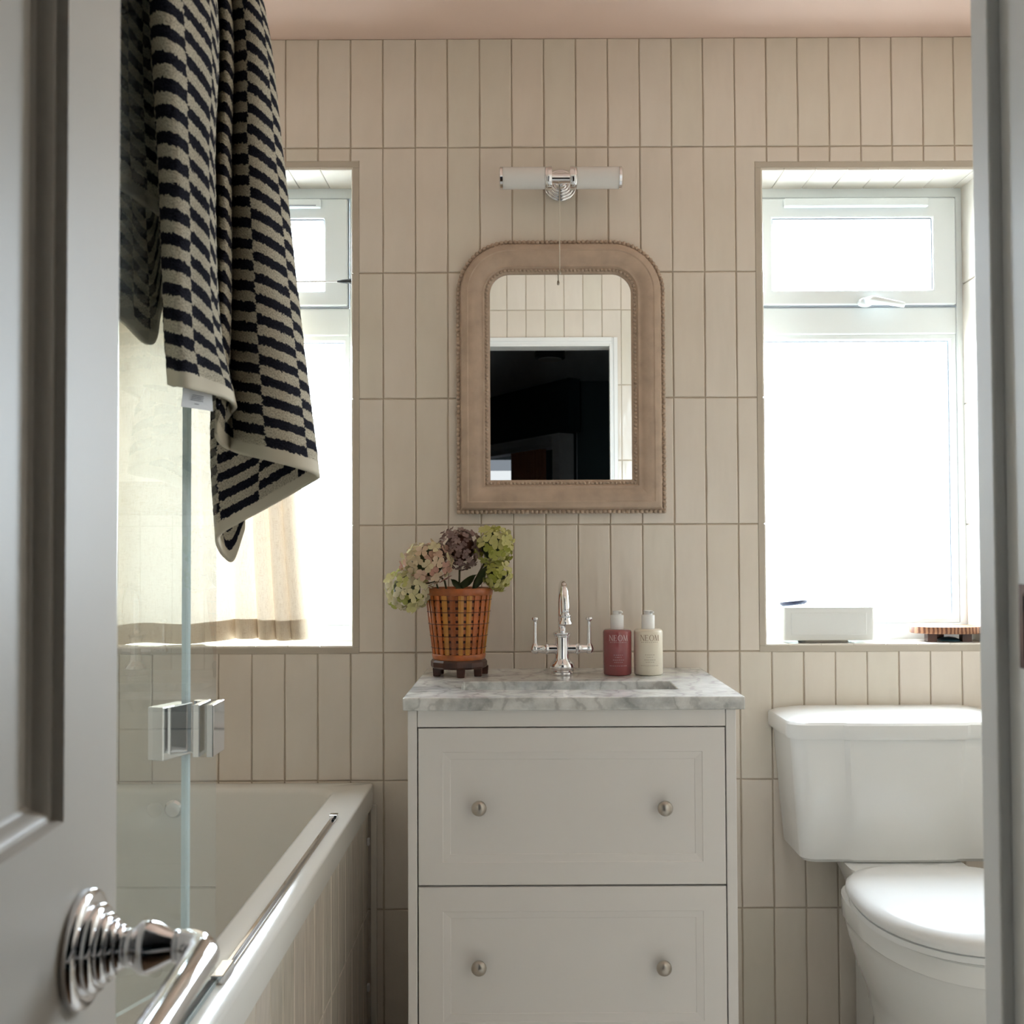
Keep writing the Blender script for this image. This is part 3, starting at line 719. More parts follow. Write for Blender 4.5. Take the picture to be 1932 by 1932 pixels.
obj('waste', lathe([(0.022, 0), (0.022, 0.003), (0.0001, 0.0035)], ((sx0+sx1)/2, (sy0+sy1)/2, zt-0.1398), 'z', 24), M['chrome'], basin)

cab = empty('vanity_cabinet', ((tx0+tx1)/2, 2.1, 0)); tag(cab, 'off-white two-drawer vanity cabinet under the marble worktop', 'cabinet')
cx0, cx1 = W(769.5, 1600, VF).x, W(1391, 1600, VF).x
dx0, dx1 = W(789.5, 1600, VF).x, W(1369.5, 1600, VF).x
zc0 = 0.17; zc1 = zt-wt-0.001
zd1t, zd1b = W(1080, 1373.5, VF).z, W(1080, 1669.5, VF).z
zd2t, zd2b = W(1080, 1673.5, VF).z, W(1080, 1969, VF).z
for a, b in ((cx0, dx0-0.0024), (dx1+0.0024, cx1)):
    obj('side_panel', box(a, b, VF+0.0005, YB-0.006, zc0-0.165, zc1), M['vanity'], cab, bevel=0.0015)
obj('top_rail', box(dx0-0.0015, dx1+0.0015, VF+0.001, VF+0.02, zd1t+0.0025, zc1), M['vanity'], cab, bevel=0.001)
obj('bottom_rail', box(dx0-0.0015, dx1+0.0015, VF+0.003, VF+0.02, zc0-0.03, zd2b-0.0025), M['vanity'], cab, bevel=0.001)
obj('carcass', box(dx0-0.0023, dx1+0.0023, VF+0.0195, YB-0.008, zc0, zt-0.150), M['gap'], cab)
obj('drawer_divider', box(dx0-0.001, dx1+0.001, VF+0.0195, VF+0.03, zd1b-0.012, zd1b+0.012), M['gap'], cab)
for k, (za, zb, ys) in enumerate(((zd1t, zd1b, (1418, 1627, 1433, 1611)), (zd2t, zd2b, (1719, 1928, 1733, 1912)))):
    ox0, ox1, oz1, oz0 = W(835, 1500, VF).x, W(1326, 1500, VF).x, W(1080, ys[0], VF).z, W(1080, ys[1], VF).z
    qx0, qx1, qz1, qz0 = W(850, 1500, VF).x, W(1311, 1500, VF).x, W(1080, ys[2], VF).z, W(1080, ys[3], VF).z
    rect = lambda x0, x1, z0, z1, y: [Vector((x0, y, z0)), Vector((x1, y, z0)), Vector((x1, y, z1)), Vector((x0, y, z1))]
    rg = [rect(dx0, dx1, zb, za, VF+0.019), rect(dx0, dx1, zb, za, VF+0.001), rect(dx0+0.001, dx1-0.001, zb+0.001, za-0.001, VF),
          rect(ox0, ox1, oz0, oz1, VF), rect(ox0+0.0012, ox1-0.0012, oz0+0.0012, oz1-0.0012, VF+0.0010), rect(qx0-0.001, qx1+0.001, qz0-0.001, qz1+0.001, VF+0.0022), rect(qx0, qx1, qz0, qz1, VF+0.0032)]
    dr = obj('drawer', loft(rg), M['vanity'], cab)
    for px in (903.5, 1255.5 if k == 0 else 1253.5):
        kc = W(px, (1526, 1828)[k], VF-0.02); kc.y = VF+0.0032
        obj('knob', lathe([(0.006, 0.0), (0.006, -0.004), (0.0055, -0.010), (0.007, -0.013), (0.0115, -0.0155), (0.0143, -0.0195), (0.0143, -0.0235), (0.012, -0.0275), (0.007, -0.0300), (0.0001, -0.0308)], kc, 'y', 28), M['nickel'], dr, auto=40)

# ------------------------------------------------------------------ tap
YT = 2.235
tb = W(1061, 1270, YT); tb.z = zt
tap = empty('basin_mixer', tb); tag(tap, 'chrome swan neck basin tap with two upright levers', 'tap')
T = lambda dx, dy, dz: tb+Vector((dx, dy, dz))
obj('base', lathe([(0.024, 0.0002), (0.025, 0.004), (0.0245, 0.006), (0.021, 0.008), (0.0265, 0.012), (0.0285, 0.019), (0.0265, 0.027), (0.020, 0.033), (0.0185, 0.037)], tb, 'z', 32), M['chrome'], tap, auto=45)
obj('body', lathe([(0.0175, 0.035), (0.016, 0.044), (0.016, 0.084), (0.0185, 0.086), (0.0185, 0.089), (0.0205, 0.091), (0.0205, 0.0945), (0.015, 0.097), (0.0115, 0.099)], tb, 'z', 32), M['chrome'], tap, auto=45)
zarm = 0.0585
for s in (-1, 1):
    ax = obj('arm', lathe([(0.011, 0.012*s), (0.011, 0.030*s), (0.0125, 0.031*s), (0.0135, 0.0335*s), (0.0135, 0.036*s), (0.011, 0.038*s), (0.0095, 0.050*s), (0.009, 0.060*s)], T(0, 0, zarm), 'x', 24), M['chrome'], tap, auto=45)
    lv = obj('lever', lathe([(0.0001, -0.012), (0.006, -0.0105), (0.0095, -0.006), (0.0105, 0.0), (0.009, 0.006), (0.006, 0.0105), (0.0045, 0.014), (0.0040, 0.060), (0.0048, 0.0625), (0.0075, 0.064), (0.0082, 0.067), (0.007, 0.070), (0.0001, 0.0715)], T(0.0605*s, 0, zarm), 'z', 20), M['chrome'], tap, auto=50)
pth = [T(0, 0, 0.095), T(0, 0, 0.13), T(0, 0, 0.158)]
for k in range(1, 15):
    a = math.pi*k/14*1.03; pth.append(T(0.003*k/14, -0.047+0.047*math.cos(a), 0.158+0.047*math.sin(a)))
pth.append(T(0.0035, -0.0935, 0.140))
obj('spout', tube(pth, 0.0092, 18), M['chrome'], tap, smooth=True)
obj('nozzle', lathe([(0.0092, 0.0), (0.0125, -0.002), (0.0125, -0.006), (0.0105, -0.008), (0.0110, -0.014), (0.0140, -0.018), (0.0140, -0.022), (0.009, -0.0225)], T(0.0035, -0.0935, 0.142), 'z', 24), M['chrome'], tap, auto=45)

# ------------------------------------------------------------------ pump bottles with lettering
def glyphs():
    """NEOM in roman capitals as quads in a cell 0..w x 0..1"""
    t, s = 0.07, 0.16
    def serif(x, y, w=0.2, h=0.045): return [(x-w/2, y-h/2), (x+w/2, y-h/2), (x+w/2, y+h/2), (x-w/2, y+h/2)]
    def bar(x0, y0, x1, y1, w): return [(x0-w/2, y0), (x0+w/2, y0), (x1+w/2, y1), (x1-w/2, y1)]
    Ng = [bar(0.12, 0, 0.12, 1, t), bar(0.12, 1, 0.78, 0, s), bar(0.78, 0, 0.78, 1, t), serif(0.12, 0.02), serif(0.08, 0.98), serif(0.78, 0.98)]
    Eg = [bar(0.14, 0, 0.14, 1, s), [(0.14, 0), (0.62, 0), (0.62, 0.05), (0.14, 0.05)], [(0.14, 0.95), (0.60, 0.95), (0.60, 1), (0.14, 1)], [(0.14, 0.49), (0.5, 0.49), (0.5, 0.54), (0.14, 0.54)], bar(0.61, 0, 0.61, 0.22, 0.05), bar(0.58, 0.8, 0.58, 1, 0.05), bar(0.49, 0.42, 0.49, 0.61, 0.04), serif(0.1, 0.02), serif(0.1, 0.98)]
    Og = []
    for k in range(24):
        a, b = 2*math.pi*k/24, 2*math.pi*(k+1)/24
        f = lambda q, o: (0.5+(0.48 if o else 0.34)*math.cos(q), 0.5+(0.51 if o else 0.465)*math.sin(q))
        Og.append([f(a, 1), f(b, 1), f(b, 0), f(a, 0)])
    Mg = [bar(0.1, 0, 0.16, 1, t), bar(0.16, 1, 0.52, 0, s), bar(0.52, 0, 0.86, 1, t), bar(0.92, 0, 0.86, 1, s), serif(0.1, 0.02), serif(0.92, 0.02, 0.26), serif(0.12, 0.98), serif(0.9, 0.98)]
    return [(Ng, 0.95), (Eg, 0.82), (Og, 1.08), (Mg, 1.05)]
def cyl_quads(quads, r, c, zc):
    """flat quads (x metres, z metres) wrapped on the front of an upright cylinder"""
    V, Fc = [], []
    for q in quads:
        P = [Vector(p) for p in q]; m = 4
        for i in range(m):
            for j in range(2):
                k = len(V); s0, s1 = i/m, (i+1)/m
                a0, a1 = P[0].lerp(P[1], s0), P[0].lerp(P[1], s1); b0, b1 = P[3].lerp(P[2], s0), P[3].lerp(P[2], s1)
                t0, t1 = j/2, (j+1)/2
                for p in (a0.lerp(b0, t0), a1.lerp(b1, t0), a1.lerp(b1, t1), a0.lerp(b0, t1)):
                    an = p.x/r; V.append((c.x+r*math.sin(an), c.y-r*math.cos(an), zc+p.y))
                Fc.append((k, k+1, k+2, k+3))
    return V, Fc
def bottle(px, body, ink, label, yb=2.235):
    c = W(px, 1273, yb); c.z = zt
    r = 0.0322; h = 0.1015
    b = empty('pump_bottle', c); tag(b, label, 'bottle', 'pump bottles beside the tap')
    obj('bottle', lathe([(0.029, 0.0003), (r, 0.003), (r, h-0.006), (r-0.0015, h-0.002), (r-0.005, h), (0.014, h+0.0005)], c, 'z', 48), body, b, auto=50)
    cp = obj('pump', lathe([(0.0146, h+0.0006), (0.0146, h+0.0300), (0.0140, h+0.0315), (0.0100, h+0.032), (0.0096, h+0.034), (0.0096, h+0.040), (0.0104, h+0.0415), (0.0001, h+0.042)], c, 'z', 32), M['white'], b, auto=40)
    obj('nozzle', tube([c+Vector((0.002, -0.002, h+0.036)), c+Vector((0.007, -0.012, h+0.0385)), c+Vector((0.009, -0.018, h+0.0385))], [0.0035, 0.0032, 0.0026], 12), M['white'], cp, smooth=True)
    gl = glyphs(); tw = sum(w for _, w in gl); H = 0.0130; K = 0.0445/tw; x = -tw/2; Q = []
    for gset, w in gl:
        for q in gset: Q.append([((x+p[0])*K, (p[1]-0.5)*H) for p in q])
        x += w
    obj('lettering', cyl_quads(Q, r+0.0002, c, c.z+h-0.0175), ink, b)
    L = []
    for zz, w, n in ((0.074, 0.040, 9), (0.046, 0.022, 5), (0.041, 0.016, 4), (0.035, 0.026, 6), (0.030, 0.020, 5), (0.022, 0.042, 10)):
        rnd = random.Random(int(zz*1e4)); xx = -w/2
        for k in range(n):
            ww = w/n*rnd.uniform(0.5, 0.8); L.append([(xx, 0), (xx+ww, 0), (xx+ww, 0.0009), (xx, 0.0009)]); 
            L[-1] = [(p[0], p[1]+zz-0.05) for p in L[-1]]; xx += w/n
    obj('small_print', cyl_quads(L, r+0.0002, c, c.z+0.05), ink, b)['kind'] = 'stuff'
    return b
M['maroon'] = mat('maroon_bottle', (0.29, 0.07, 0.075), 0.12, coat=0.5)
M['creamb'] = mat('cream_bottle', (0.80, 0.73, 0.60), 0.3)
bottle(1165, M['maroon'], mat('pale_ink', (0.62, 0.42, 0.42), 0.5), 'maroon pump bottle with white cap beside the tap')
bottle(1223.5, M['creamb'], mat('brown_ink', (0.34, 0.24, 0.16), 0.5), 'cream pump bottle with white cap right of the maroon one')

# ------------------------------------------------------------------ flower basket
M['cane'] = mat('orange_cane', (0.37, 0.095, 0.018), 0.35, var=0.35, vscale=40, rand=0.25, coat=0.3)
M['cane_light'] = mat('ochre_cane', (0.46, 0.19, 0.022), 0.35, var=0.25, vscale=40, coat=0.3)
M['cane_dark'] = mat('dark_cane', (0.06, 0.014, 0.004), 0.5)
M['stand'] = mat('dark_stained_wood', (0.055, 0.018, 0.010), 0.3, var=0.4, vscale=30)
yb = 2.238
pc = W(866, 1272, yb); pc.z = zt
K = F/yb
rt, rb = 63.5/K, 47.5/K
zst, zbot, ztop = zt+0.018, zt+0.037, zt+0.196
bk = empty('flower_basket', pc); tag(bk, 'orange woven cane flower basket on dark wooden feet', 'basket')
def rad(z): return rb+(rt-rb)*(z-zbot)/(ztop-zbot)
rnd = random.Random(4)
obj('liner', lathe([(rad(zbot)-0.0045, zbot), (rad(ztop)-0.0045, ztop-0.006), (rad(ztop)-0.010, ztop-0.006), (rad(zbot)-0.010, zbot+0.02), (0.0001, zbot+0.02)], (pc.x, pc.y, 0), 'z', 40, cap=False), M['cane_dark'], bk)
NS = 24
for k in range(NS):
    a = 2*math.pi*(k+0.5)/NS; da = math.pi/NS*0.66
    rings = []
    for j in range(7):
        z = zbot+(ztop-zbot)*j/6; r = rad(z)
        wv = 0.0
        rings.append([Vector((pc.x+(r+o_)*math.sin(a+s*da), pc.y-(r+o_)*math.cos(a+s*da), z)) for s, o_ in ((-1, 0), (0, 0.0012), (1, 0), (1, -0.0018), (-1, -0.0018))])
    obj('cane_slat', loft(rings), M['cane_light'] if k in (0, 1, 22, 5, 14) else M['cane'], bk, smooth=False)
for j in range(9):
    z = zbot+0.012+(ztop-zbot-0.026)*(j+0.5)/9; hh = 0.0045
    r0, r1 = rad(z-hh), rad(z+hh)
    obj('cane_band', lathe([(r0-0.0022, z-hh), (r1-0.0022, z+hh), (r1-0.0042, z+hh), (r0-0.0042, z-hh), (r0-0.0022, z-hh)], (pc.x, pc.y, 0), 'z', 40, cap=False), M['cane'], bk)
for j in range(5):
    z = ztop-0.026-0.0265*j
    obj('binding_wire', tube([(pc.x+(rad(z)+0.0014)*math.cos(2*math.pi*k/40), pc.y+(rad(z)+0.0014)*math.sin(2*math.pi*k/40), z) for k in range(41)], 0.0008, 6, cap=False), M['cane_dark'], bk)
for z0, z1 in ((ztop-0.016, ztop), (zbot, zbot+0.013)):
    obj('rim_band', lathe([(rad(z0)+0.0010, z0), (rad(z0)+0.0022, z0+0.002), (rad(z1)+0.0022, z1-0.002), (rad(z1)+0.0005, z1), (rad(z1)-0.003, z1), (rad(z0)-0.003, z0), (rad(z0)+0.0010, z0)], (pc.x, pc.y, 0), 'z', 40, cap=False), M['cane'], bk, smooth=True)
sb = obj('stand', lathe([(0.0001, zst), (rb+0.004, zst), (rb+0.0065, zst+0.004), (rb+0.0065, zst+0.014), (rb+0.003, zbot-0.0004), (0.0001, zbot-0.0004)], (pc.x, pc.y, 0), 'z', 12, cap=False), M['stand'], bk)
for a in (200, 265, 330, 30, 150, 90):
    q = math.radians(a); fx, fy = pc.x+math.cos(q)*(rb-0.006), pc.y+math.sin(q)*(rb-0.006)
    if a in (265, 30): fx += 0.012
    obj('foot', loft([[Vector((fx+s*dx, fy+s*dy, z)) for dx, dy in ((-0.0095, -0.008), (0.0095, -0.008), (0.0095, 0.008), (-0.0095, 0.008))] for z, s in ((zt+0.0003, 0.85), (zst+0.001, 1.0))]), M['stand'], bk, bevel=0.0015)

# hydrangeas
def petal_mat(name, c_in, c_mid, c_out):
    m = bpy.data.materials.new(name); t, out = nodes_of(m)
    oi = t.nodes.new('ShaderNodeObjectInfo'); r = ramp(t, oi.outputs['Random'], [(0.0, c_in), (0.45, c_mid), (1.0, c_out)])
    n = noise(t, 60, 3); r2 = ramp(t, n.outputs['Fac'], [(0.35, (0.78, 0.80, 0.76)), (0.65, (1.05, 1.0, 1.0))])
    mx = t.nodes.new('ShaderNodeMixRGB'); mx.blend_type = 'MULTIPLY'; mx.inputs[0].default_value = 1
    t.links.new(r.outputs[0], mx.inputs[1]); t.links.new(r2.outputs[0], mx.inputs[2])
    df = t.nodes.new('ShaderNodeBsdfDiffuse'); tr = t.nodes.new('ShaderNodeBsdfTranslucent'); ms = t.nodes.new('ShaderNodeMixShader'); ms.inputs[0].default_value = 0.25
    for q in (df, tr): t.links.new(mx.outputs[0], q.inputs['Color'])
    t.links.new(df.outputs[0], ms.inputs[1]); t.links.new(tr.outputs[0], ms.inputs[2]); t.links.new(ms.outputs[0], out.inputs['Surface']); return m
PM = {'pink': petal_mat('pink_cream_petal', (0.62, 0.34, 0.30), (0.74, 0.57, 0.42), (0.72, 0.68, 0.42)),
      'lime': petal_mat('lime_petal', (0.42, 0.44, 0.10), (0.56, 0.56, 0.19), (0.72, 0.68, 0.36)),
      'cream': petal_mat('cream_green_petal', (0.44, 0.47, 0.13), (0.70, 0.66, 0.36), (0.80, 0.74, 0.56)),
      'plum': petal_mat('dusky_plum_petal', (0.20, 0.13, 0.12), (0.32, 0.22, 0.21), (0.42, 0.31, 0.28))}
M['stem'] = mat('flower_stem', (0.07, 0.065, 0.025), 0.6)
M['leaf'] = mat('hydrangea_leaf', (0.045, 0.06, 0.018), 0.5, var=0.3, vscale=20)
def floret_mesh(seed):
    r = random.Random(seed); V, Fc = [], []
    for p in range(4):
        a = math.pi/2*p + r.uniform(-0.15, 0.15); L = r.uniform(0.88, 1.1); cup = r.uniform(0.1, 0.4)
        pts = [(0.0, 0.0, 0.0), (0.45, -0.42, cup*0.25), (0.85, -0.40, cup*0.6), (1.04, 0.0, cup*0.75), (0.85, 0.40, cup*0.6), (0.45, 0.42, cup*0.25), (0.6, 0.0, cup*0.2)]
        k = len(V)
        for x, y, z in pts:
            x *= L; y *= r.uniform(0.9, 1.15); z += r.uniform(-0.05, 0.08)
            V.append((x*math.cos(a)-y*math.sin(a), x*math.sin(a)+y*math.cos(a), z))
        Fc += [(k, k+1, k+6), (k+1, k+2, k+6), (k+2, k+3, k+6), (k+3, k+4, k+6), (k+4, k+5, k+6), (k+5, k, k+6)]
    me = bpy.data.meshes.new('floret'); me.from_pydata(V, [], Fc); me.update()
    for q in me.polygons: q.use_smooth = True
    return me
FL = {}
for kname in PM:
    FL[kname] = []
    for s in range(4):
        me = floret_mesh(s*7+len(kname)); me.materials.append(PM[kname]); FL[kname].append(me)
heads = [('pink', (806, 1062), 2.205, (50, 46), 66, 12.5, 'pink and cream flower head'), ('cream', (768, 1112), 2.20, (42, 44), 50, 13.0, 'drooping cream and green flower head'),
         ('plum', (868, 1034), 2.235, (48, 44), 110, 7.2, 'dusky plum flower head'), ('lime', (932, 1030), 2.225, (40, 42), 50, 12, 'lime green flower head'), ('lime', (938, 1086), 2.215, (26, 30), 30, 12.0, 'small lime flower head')]
bq = empty('hydrangea_bunch', (pc.x, pc.y, zt+0.08)); tag(bq, 'dried hydrangea bunch in pink, plum and lime in the cane basket', 'flowers')
for kind, (px, py), Y, (ra, rb_), n, fs, lab in heads:
    c = W(px, py, Y); s = Y/F; A, B = ra*s, rb_*s; fr_ = fs*s
    core = loft([[c+Vector((A*0.62*math.cos(t)*math.cos(q), A*0.62*math.sin(t)*math.cos(q), B*0.62*math.sin(q))) for t in [2*math.pi*k/12 for k in range(12)]] for q in [-1.5, -0.9, -0.3, 0.3, 0.9, 1.5]])
    hdn = obj('flower_head', core, M['leaf'] if kind != 'plum' else M['cane_dark'], bq, smooth=True); hdn['label'] = lab
    r = random.Random(int(px))
    for k in range(n):
        zz = 1-2*(k+0.5)/n; ph = k*2.39996+r.uniform(-0.15, 0.15); rr = math.sqrt(max(0, 1-zz*zz))
        d = Vector((rr*math.cos(ph), rr*math.sin(ph), zz))
        if d.y > 0.75: continue
        e = 0.86*r.uniform(0.84, 1.10)
        pos = c+Vector((d.x*A*e, d.y*A*e, d.z*B*e))
        o = bpy.data.objects.new('floret', FL[kind][k % 4]); COL.objects.link(o); o.parent = hdn
        q = (d+Vector((r.uniform(-.35, .35), r.uniform(-.35, .35), r.uniform(-.35, .35)))).to_track_quat('Z', 'Y').to_matrix().to_4x4()
        o.matrix_local = Matrix.Translation(pos-WORLD[hdn.name]) @ q @ Matrix.Rotation(r.uniform(0, 6), 4, 'Z') @ Matrix.Diagonal((fr_, fr_, fr_, 1))
    foot_ = Vector((pc.x+(c.x-pc.x)*0.15, pc.y+(c.y-pc.y)*0.1, zt+0.10))
    mid = Vector((pc.x+(c.x-pc.x)*0.45, pc.y+(c.y-pc.y)*0.4, ztop+0.015))
    obj('stem', tube([foot_, mid, c], 0.0022, 8), M['stem'], bq, smooth=True)
def leaf(base, tip, w, parent):
    base, tip = Vector(base), Vector(tip); d = tip-base; side = d.cross(Vector((0, -1, 0.3))).normalized(); nrm = side.cross(d).normalized()
    V, Fc = [], []
    for i in range(8):
        t = i/7; ww = w*math.sin(math.pi*min(1, t*0.97+0.03))**0.8
        for s in (-1, 0, 1): V.append(base+d*t+side*ww*s+nrm*(0.006*abs(s)-0.008*math.sin(math.pi*t)))
    for i in range(7):
        for j in range(2): Fc.append((i*3+j, i*3+j+1, i*3+j+4, i*3+j+3))
    return obj('leaf', (V, Fc), M['leaf'], parent, smooth=True)
leaf(W(862, 1112, 2.225), W(900, 1084, 2.20), 0.009, bq)
leaf(W(872, 1112, 2.22), W(850, 1092, 2.20), 0.007, bq)
leaf(W(895, 1112, 2.22), W(920, 1066, 2.19), 0.009, bq)

# ------------------------------------------------------------------ mirror
YM = YB-0.0012
mx0, mx1 = W(861, 850, 2.335).x, W(1258, 850, 2.335).x
mz0, mz1 = W(1060, 968, 2.335).z, W(1058, 450, 2.335).z
mir = empty('wall_mirror', ((mx0+mx1)/2, YM-0.015, mz0)); tag(mir, 'arched top wall mirror in a beaded taupe wooden frame', 'mirror')
RC = 0.127
def mloop(d, n=14):
    x0, x1, z0, z1 = mx0+d, mx1-d, mz0+d, mz1-d; r = RC-d
    P = [(x0, z0), (x1, z0)]
    for k in range(n+1):
        a = math.pi/2*k/n; P.append((x1-r+r*math.cos(a), z1-r+r*math.sin(a)))
    for k in range(n+1):
        a = math.pi/2+math.pi/2*k/n; P.append((x0+r+r*math.cos(a), z1-r+r*math.sin(a)))
    return P
prof = [(0.000, 0.001), (0.000, 0.010), (0.009, 0.0135), (0.011, 0.020), (0.013, 0.0235), (0.019, 0.026), (0.026, 0.0275), (0.029, 0.0262), (0.034, 0.0268), (0.044, 0.0255), (0.053, 0.0215), (0.058, 0.0185), (0.061, 0.0180), (0.064, 0.0185), (0.066, 0.0150), (0.068, 0.0130), (0.0745, 0.0110), (0.0795, 0.0085), (0.0795, 0.004)]
obj('frame', loft([[Vector((x, YM-h, z)) for x, z in mloop(d)] for d, h in prof], False, False), M['frame'], mir, auto=28)
def beads(d, h, pitch, r):
    P = [Vector((x, 0, z)) for x, z in mloop(d, 40)]; P.append(P[0]); L = [0]
    for a, b in zip(P, P[1:]): L.append(L[-1]+(b-a).length)
    n = int(L[-1]/pitch); geos = []; i = 0
    for k in range(n):
        s = L[-1]*k/n
        while L[i+1] < s: i += 1
        p = P[i].lerp(P[i+1], (s-L[i])/(L[i+1]-L[i])); p.y = YM-h
        rings = [[p+Vector((r*c_*math.cos(q), -r*s_, r*c_*math.sin(q))) for q in [2*math.pi*j/8 for j in range(8)]] for c_, s_ in ((1, -0.2), (0.92, 0.4), (0.6, 0.8), (0.15, 0.99))]
        geos.append(loft(rings, False, True))
    return join(*geos)
for d, h, p_, r_ in ((0.0038, 0.0125, 0.0108, 0.0051), (0.0715, 0.0122, 0.0092, 0.0041)):
    b = obj('beading', beads(d, h, p_, r_), M['frame'], mir, smooth=True); b['kind'] = 'stuff'
gp = mloop(0.076)
gm_ = [Vector((x, YM-0.0058, z)) for x, z in gp]; gb = [Vector((x, YM-0.0015, z)) for x, z in gp]
obj('mirror_glass', loft([gb, gm_]), M['mirror'], mir)

# ------------------------------------------------------------------ wall light
lc = W(1057.5, 348, YB-0.01); YLt = YB-0.075
wl = empty('wall_light', Vector((lc.x, YM, lc.z))); tag(wl, 'chrome twin wall light with white glass tubes above the mirror', 'wall light')
bp_ = [(0.0385, -0.0003), (0.0387, -0.0025)]
for r0_, r1_, h0_ in ((0.0387, 0.0330, 0.0025), (0.0330, 0.0270, 0.0065), (0.0270, 0.0215, 0.0110), (0.0215, 0.0160, 0.0155)):
    for q in range(0, 6):
        e = math.pi/2*q/5; bp_.append((r1_+0.0004+(r0_-r1_-0.0004)*math.cos(e), -(h0_+0.0034*math.sin(e))))
    bp_ += [(r1_, -(h0_+0.0033)), (r1_, -(h0_+0.0044))]
bp_ += [(0.013, -0.024), (0.0125, -0.032), (0.0001, -0.033)]
obj('backplate', lathe(bp_, (lc.x, YM, lc.z), 'y', 40), M['chrome'], wl, auto=60)
tcn = W(1058, 336, YLt)
obj('arm', tube([(lc.x, YM-0.028, lc.z), (tcn.x, YM-0.055, lc.z), (tcn.x, YLt, tcn.z)], 0.0085, 16), M['chrome'], wl, smooth=True)
obj('crossbar', lathe([(0.012, -0.030), (0.012, 0.030)], tcn, 'x', 24), M['chrome'], wl)
for s in (-1, 1):
    obj('collar', lathe([(0.013, 0.020*s), (0.0265, 0.021*s), (0.0272, 0.0225*s), (0.0272, 0.030*s), (0.026, 0.031*s), (0.026, 0.035*s), (0.0245, 0.0365*s)], tcn, 'x', 32), M['chrome'], wl, auto=45)
    sh = obj('glass_shade', lathe([(0.0225, 0.036*s), (0.0248, 0.037*s), (0.0248, 0.136*s), (0.022, 0.1365*s)], tcn, 'x', 36), M['opal'], wl, auto=45)
    obj('end_cap', lathe([(0.0245, 0.134*s), (0.0262, 0.1345*s), (0.0262, 0.1405*s), (0.023, 0.1430*s), (0.0001, 0.1435*s)], tcn, 'x', 36), M['chrome'], wl, auto=45)
cz1, cz0 = W(1056, 386, YM-0.05).z, W(1056, 512, YM-0.05).z
cxp = W(1056, 450, YM-0.05).x
obj('pull_cord', tube([(cxp, YM-0.045, lc.z-0.015), (cxp, YM-0.052, cz1), (cxp-0.0005, YM-0.052, cz0)], 0.0012, 8), M['cord'], wl, smooth=True)
obj('cord_pull', lathe([(0.0008, 0.004), (0.0028, 0.002), (0.0036, -0.003), (0.003, -0.007), (0.0001, -0.008)], (cxp-0.0005, YM-0.052, cz0), 'z', 14), M['nickel'], wl, smooth=True)

# ------------------------------------------------------------------ toilet
tcx = 0.836
wc = empty('toilet', (tcx, 2.0, 0)); tag(wc, 'white close-coupled toilet with closed lid below the right window', 'toilet')
def cis_ring(z, hw, y0, yb_, r, bow, e=0.0):
    """plan of the cistern: flat back, rounded front corners, a centre panel proud by bow"""
    x0, x1 = tcx-hw, tcx+hw; P = []
    P.append((x1, yb_)); P.append((x0, yb_))
    for k in range(9):
        a = math.pi+math.pi/2*k/8; P.append((x0+r+r*math.cos(a), y0+r+r*math.sin(a)*0.85-0.0))
    c0 = hw*0.52
    P += [(tcx-c0-0.006, y0+0.15*r), (tcx-c0+0.004, y0+0.15*r-bow), (tcx-c0*0.4, y0+0.15*r-bow*1.25), (tcx+c0*0.4, y0+0.15*r-bow*1.25), (tcx+c0-0.004, y0+0.15*r-bow), (tcx+c0+0.006, y0+0.15*r)]
    for k in range(9):
        a = 1.5*math.pi+math.pi/2*k/8; P.append((x1-r+r*math.cos(a), y0+r+r*math.sin(a)*0.85))
    return [Vector((x, y, z)) for x, y in P]
zl0, zl1 = CZ-0.409, CZ-0.372
obj('cistern', loft([cis_ring(CZ-0.684, 0.215, 2.205, YB-0.004, 0.03, 0.005), cis_ring(CZ-0.676, 0.222, 2.197, YB-0.004, 0.033, 0.006), cis_ring(CZ-0.55, 0.233, 2.188, YB-0.004, 0.036, 0.007), cis_ring(zl0-0.001, 0.244, 2.180, YB-0.004, 0.038, 0.008)]), M['porcelain'], wc, auto=35)
obj('cistern_lid', loft([cis_ring(zl0, 0.253, 2.171, YB-0.003, 0.04, 0.008), cis_ring(zl0+0.006, 0.256, 2.168, YB-0.003, 0.041, 0.008), cis_ring(zl1-0.006, 0.256, 2.168, YB-0.003, 0.041, 0.008), cis_ring(zl1-0.001, 0.253, 2.172, YB-0.003, 0.041, 0.008), cis_ring(zl1+0.005, 0.235, 2.192, YB-0.006, 0.05, 0.006), cis_ring(zl1+0.011, 0.185, 2.23, YB-0.012, 0.06, 0.002), cis_ring(zl1+0.012, 0.12, 2.27, YB-0.03, 0.04, 0.001)]), M['porcelain'], wc, auto=35)
def egg(z, a, yb_, yf, n=44, flat=0.35, cx=None):
    """plan of seat and bowl: squared-off back, rounded front"""
    cx = tcx if cx is None else cx; ym = yb_-(yb_-yf)*0.47; P = []
    for k in range(n):
        t = 2*math.pi*k/n; c_, s_ = math.cos(t), math.sin(t)
        if s_ >= 0:
            e = 0.62; x = a*abs(c_)**e*(1 if c_ >= 0 else -1); y = ym+(yb_-ym)*abs(s_)**e
        else:
            x = a*abs(c_)**0.95*(1 if c_ >= 0 else -1); y = ym-(ym-yf)*abs(s_)**0.95
        P.append(Vector((cx+x, y, z)))
    return P
zs = CZ-0.683
lid = obj('seat_lid', loft([egg(zs-0.012, 0.176, 2.125, 1.722), egg(zs-0.012, 0.186, 2.13, 1.712), egg(zs-0.004, 0.190, 2.133, 1.708), egg(zs+0.008, 0.188, 2.132, 1.71), egg(zs+0.018, 0.176, 2.125, 1.722), egg(zs+0.023, 0.15, 2.11, 1.75), egg(zs+0.025, 0.09, 2.06, 1.82)]), M['seat'], wc, auto=50)
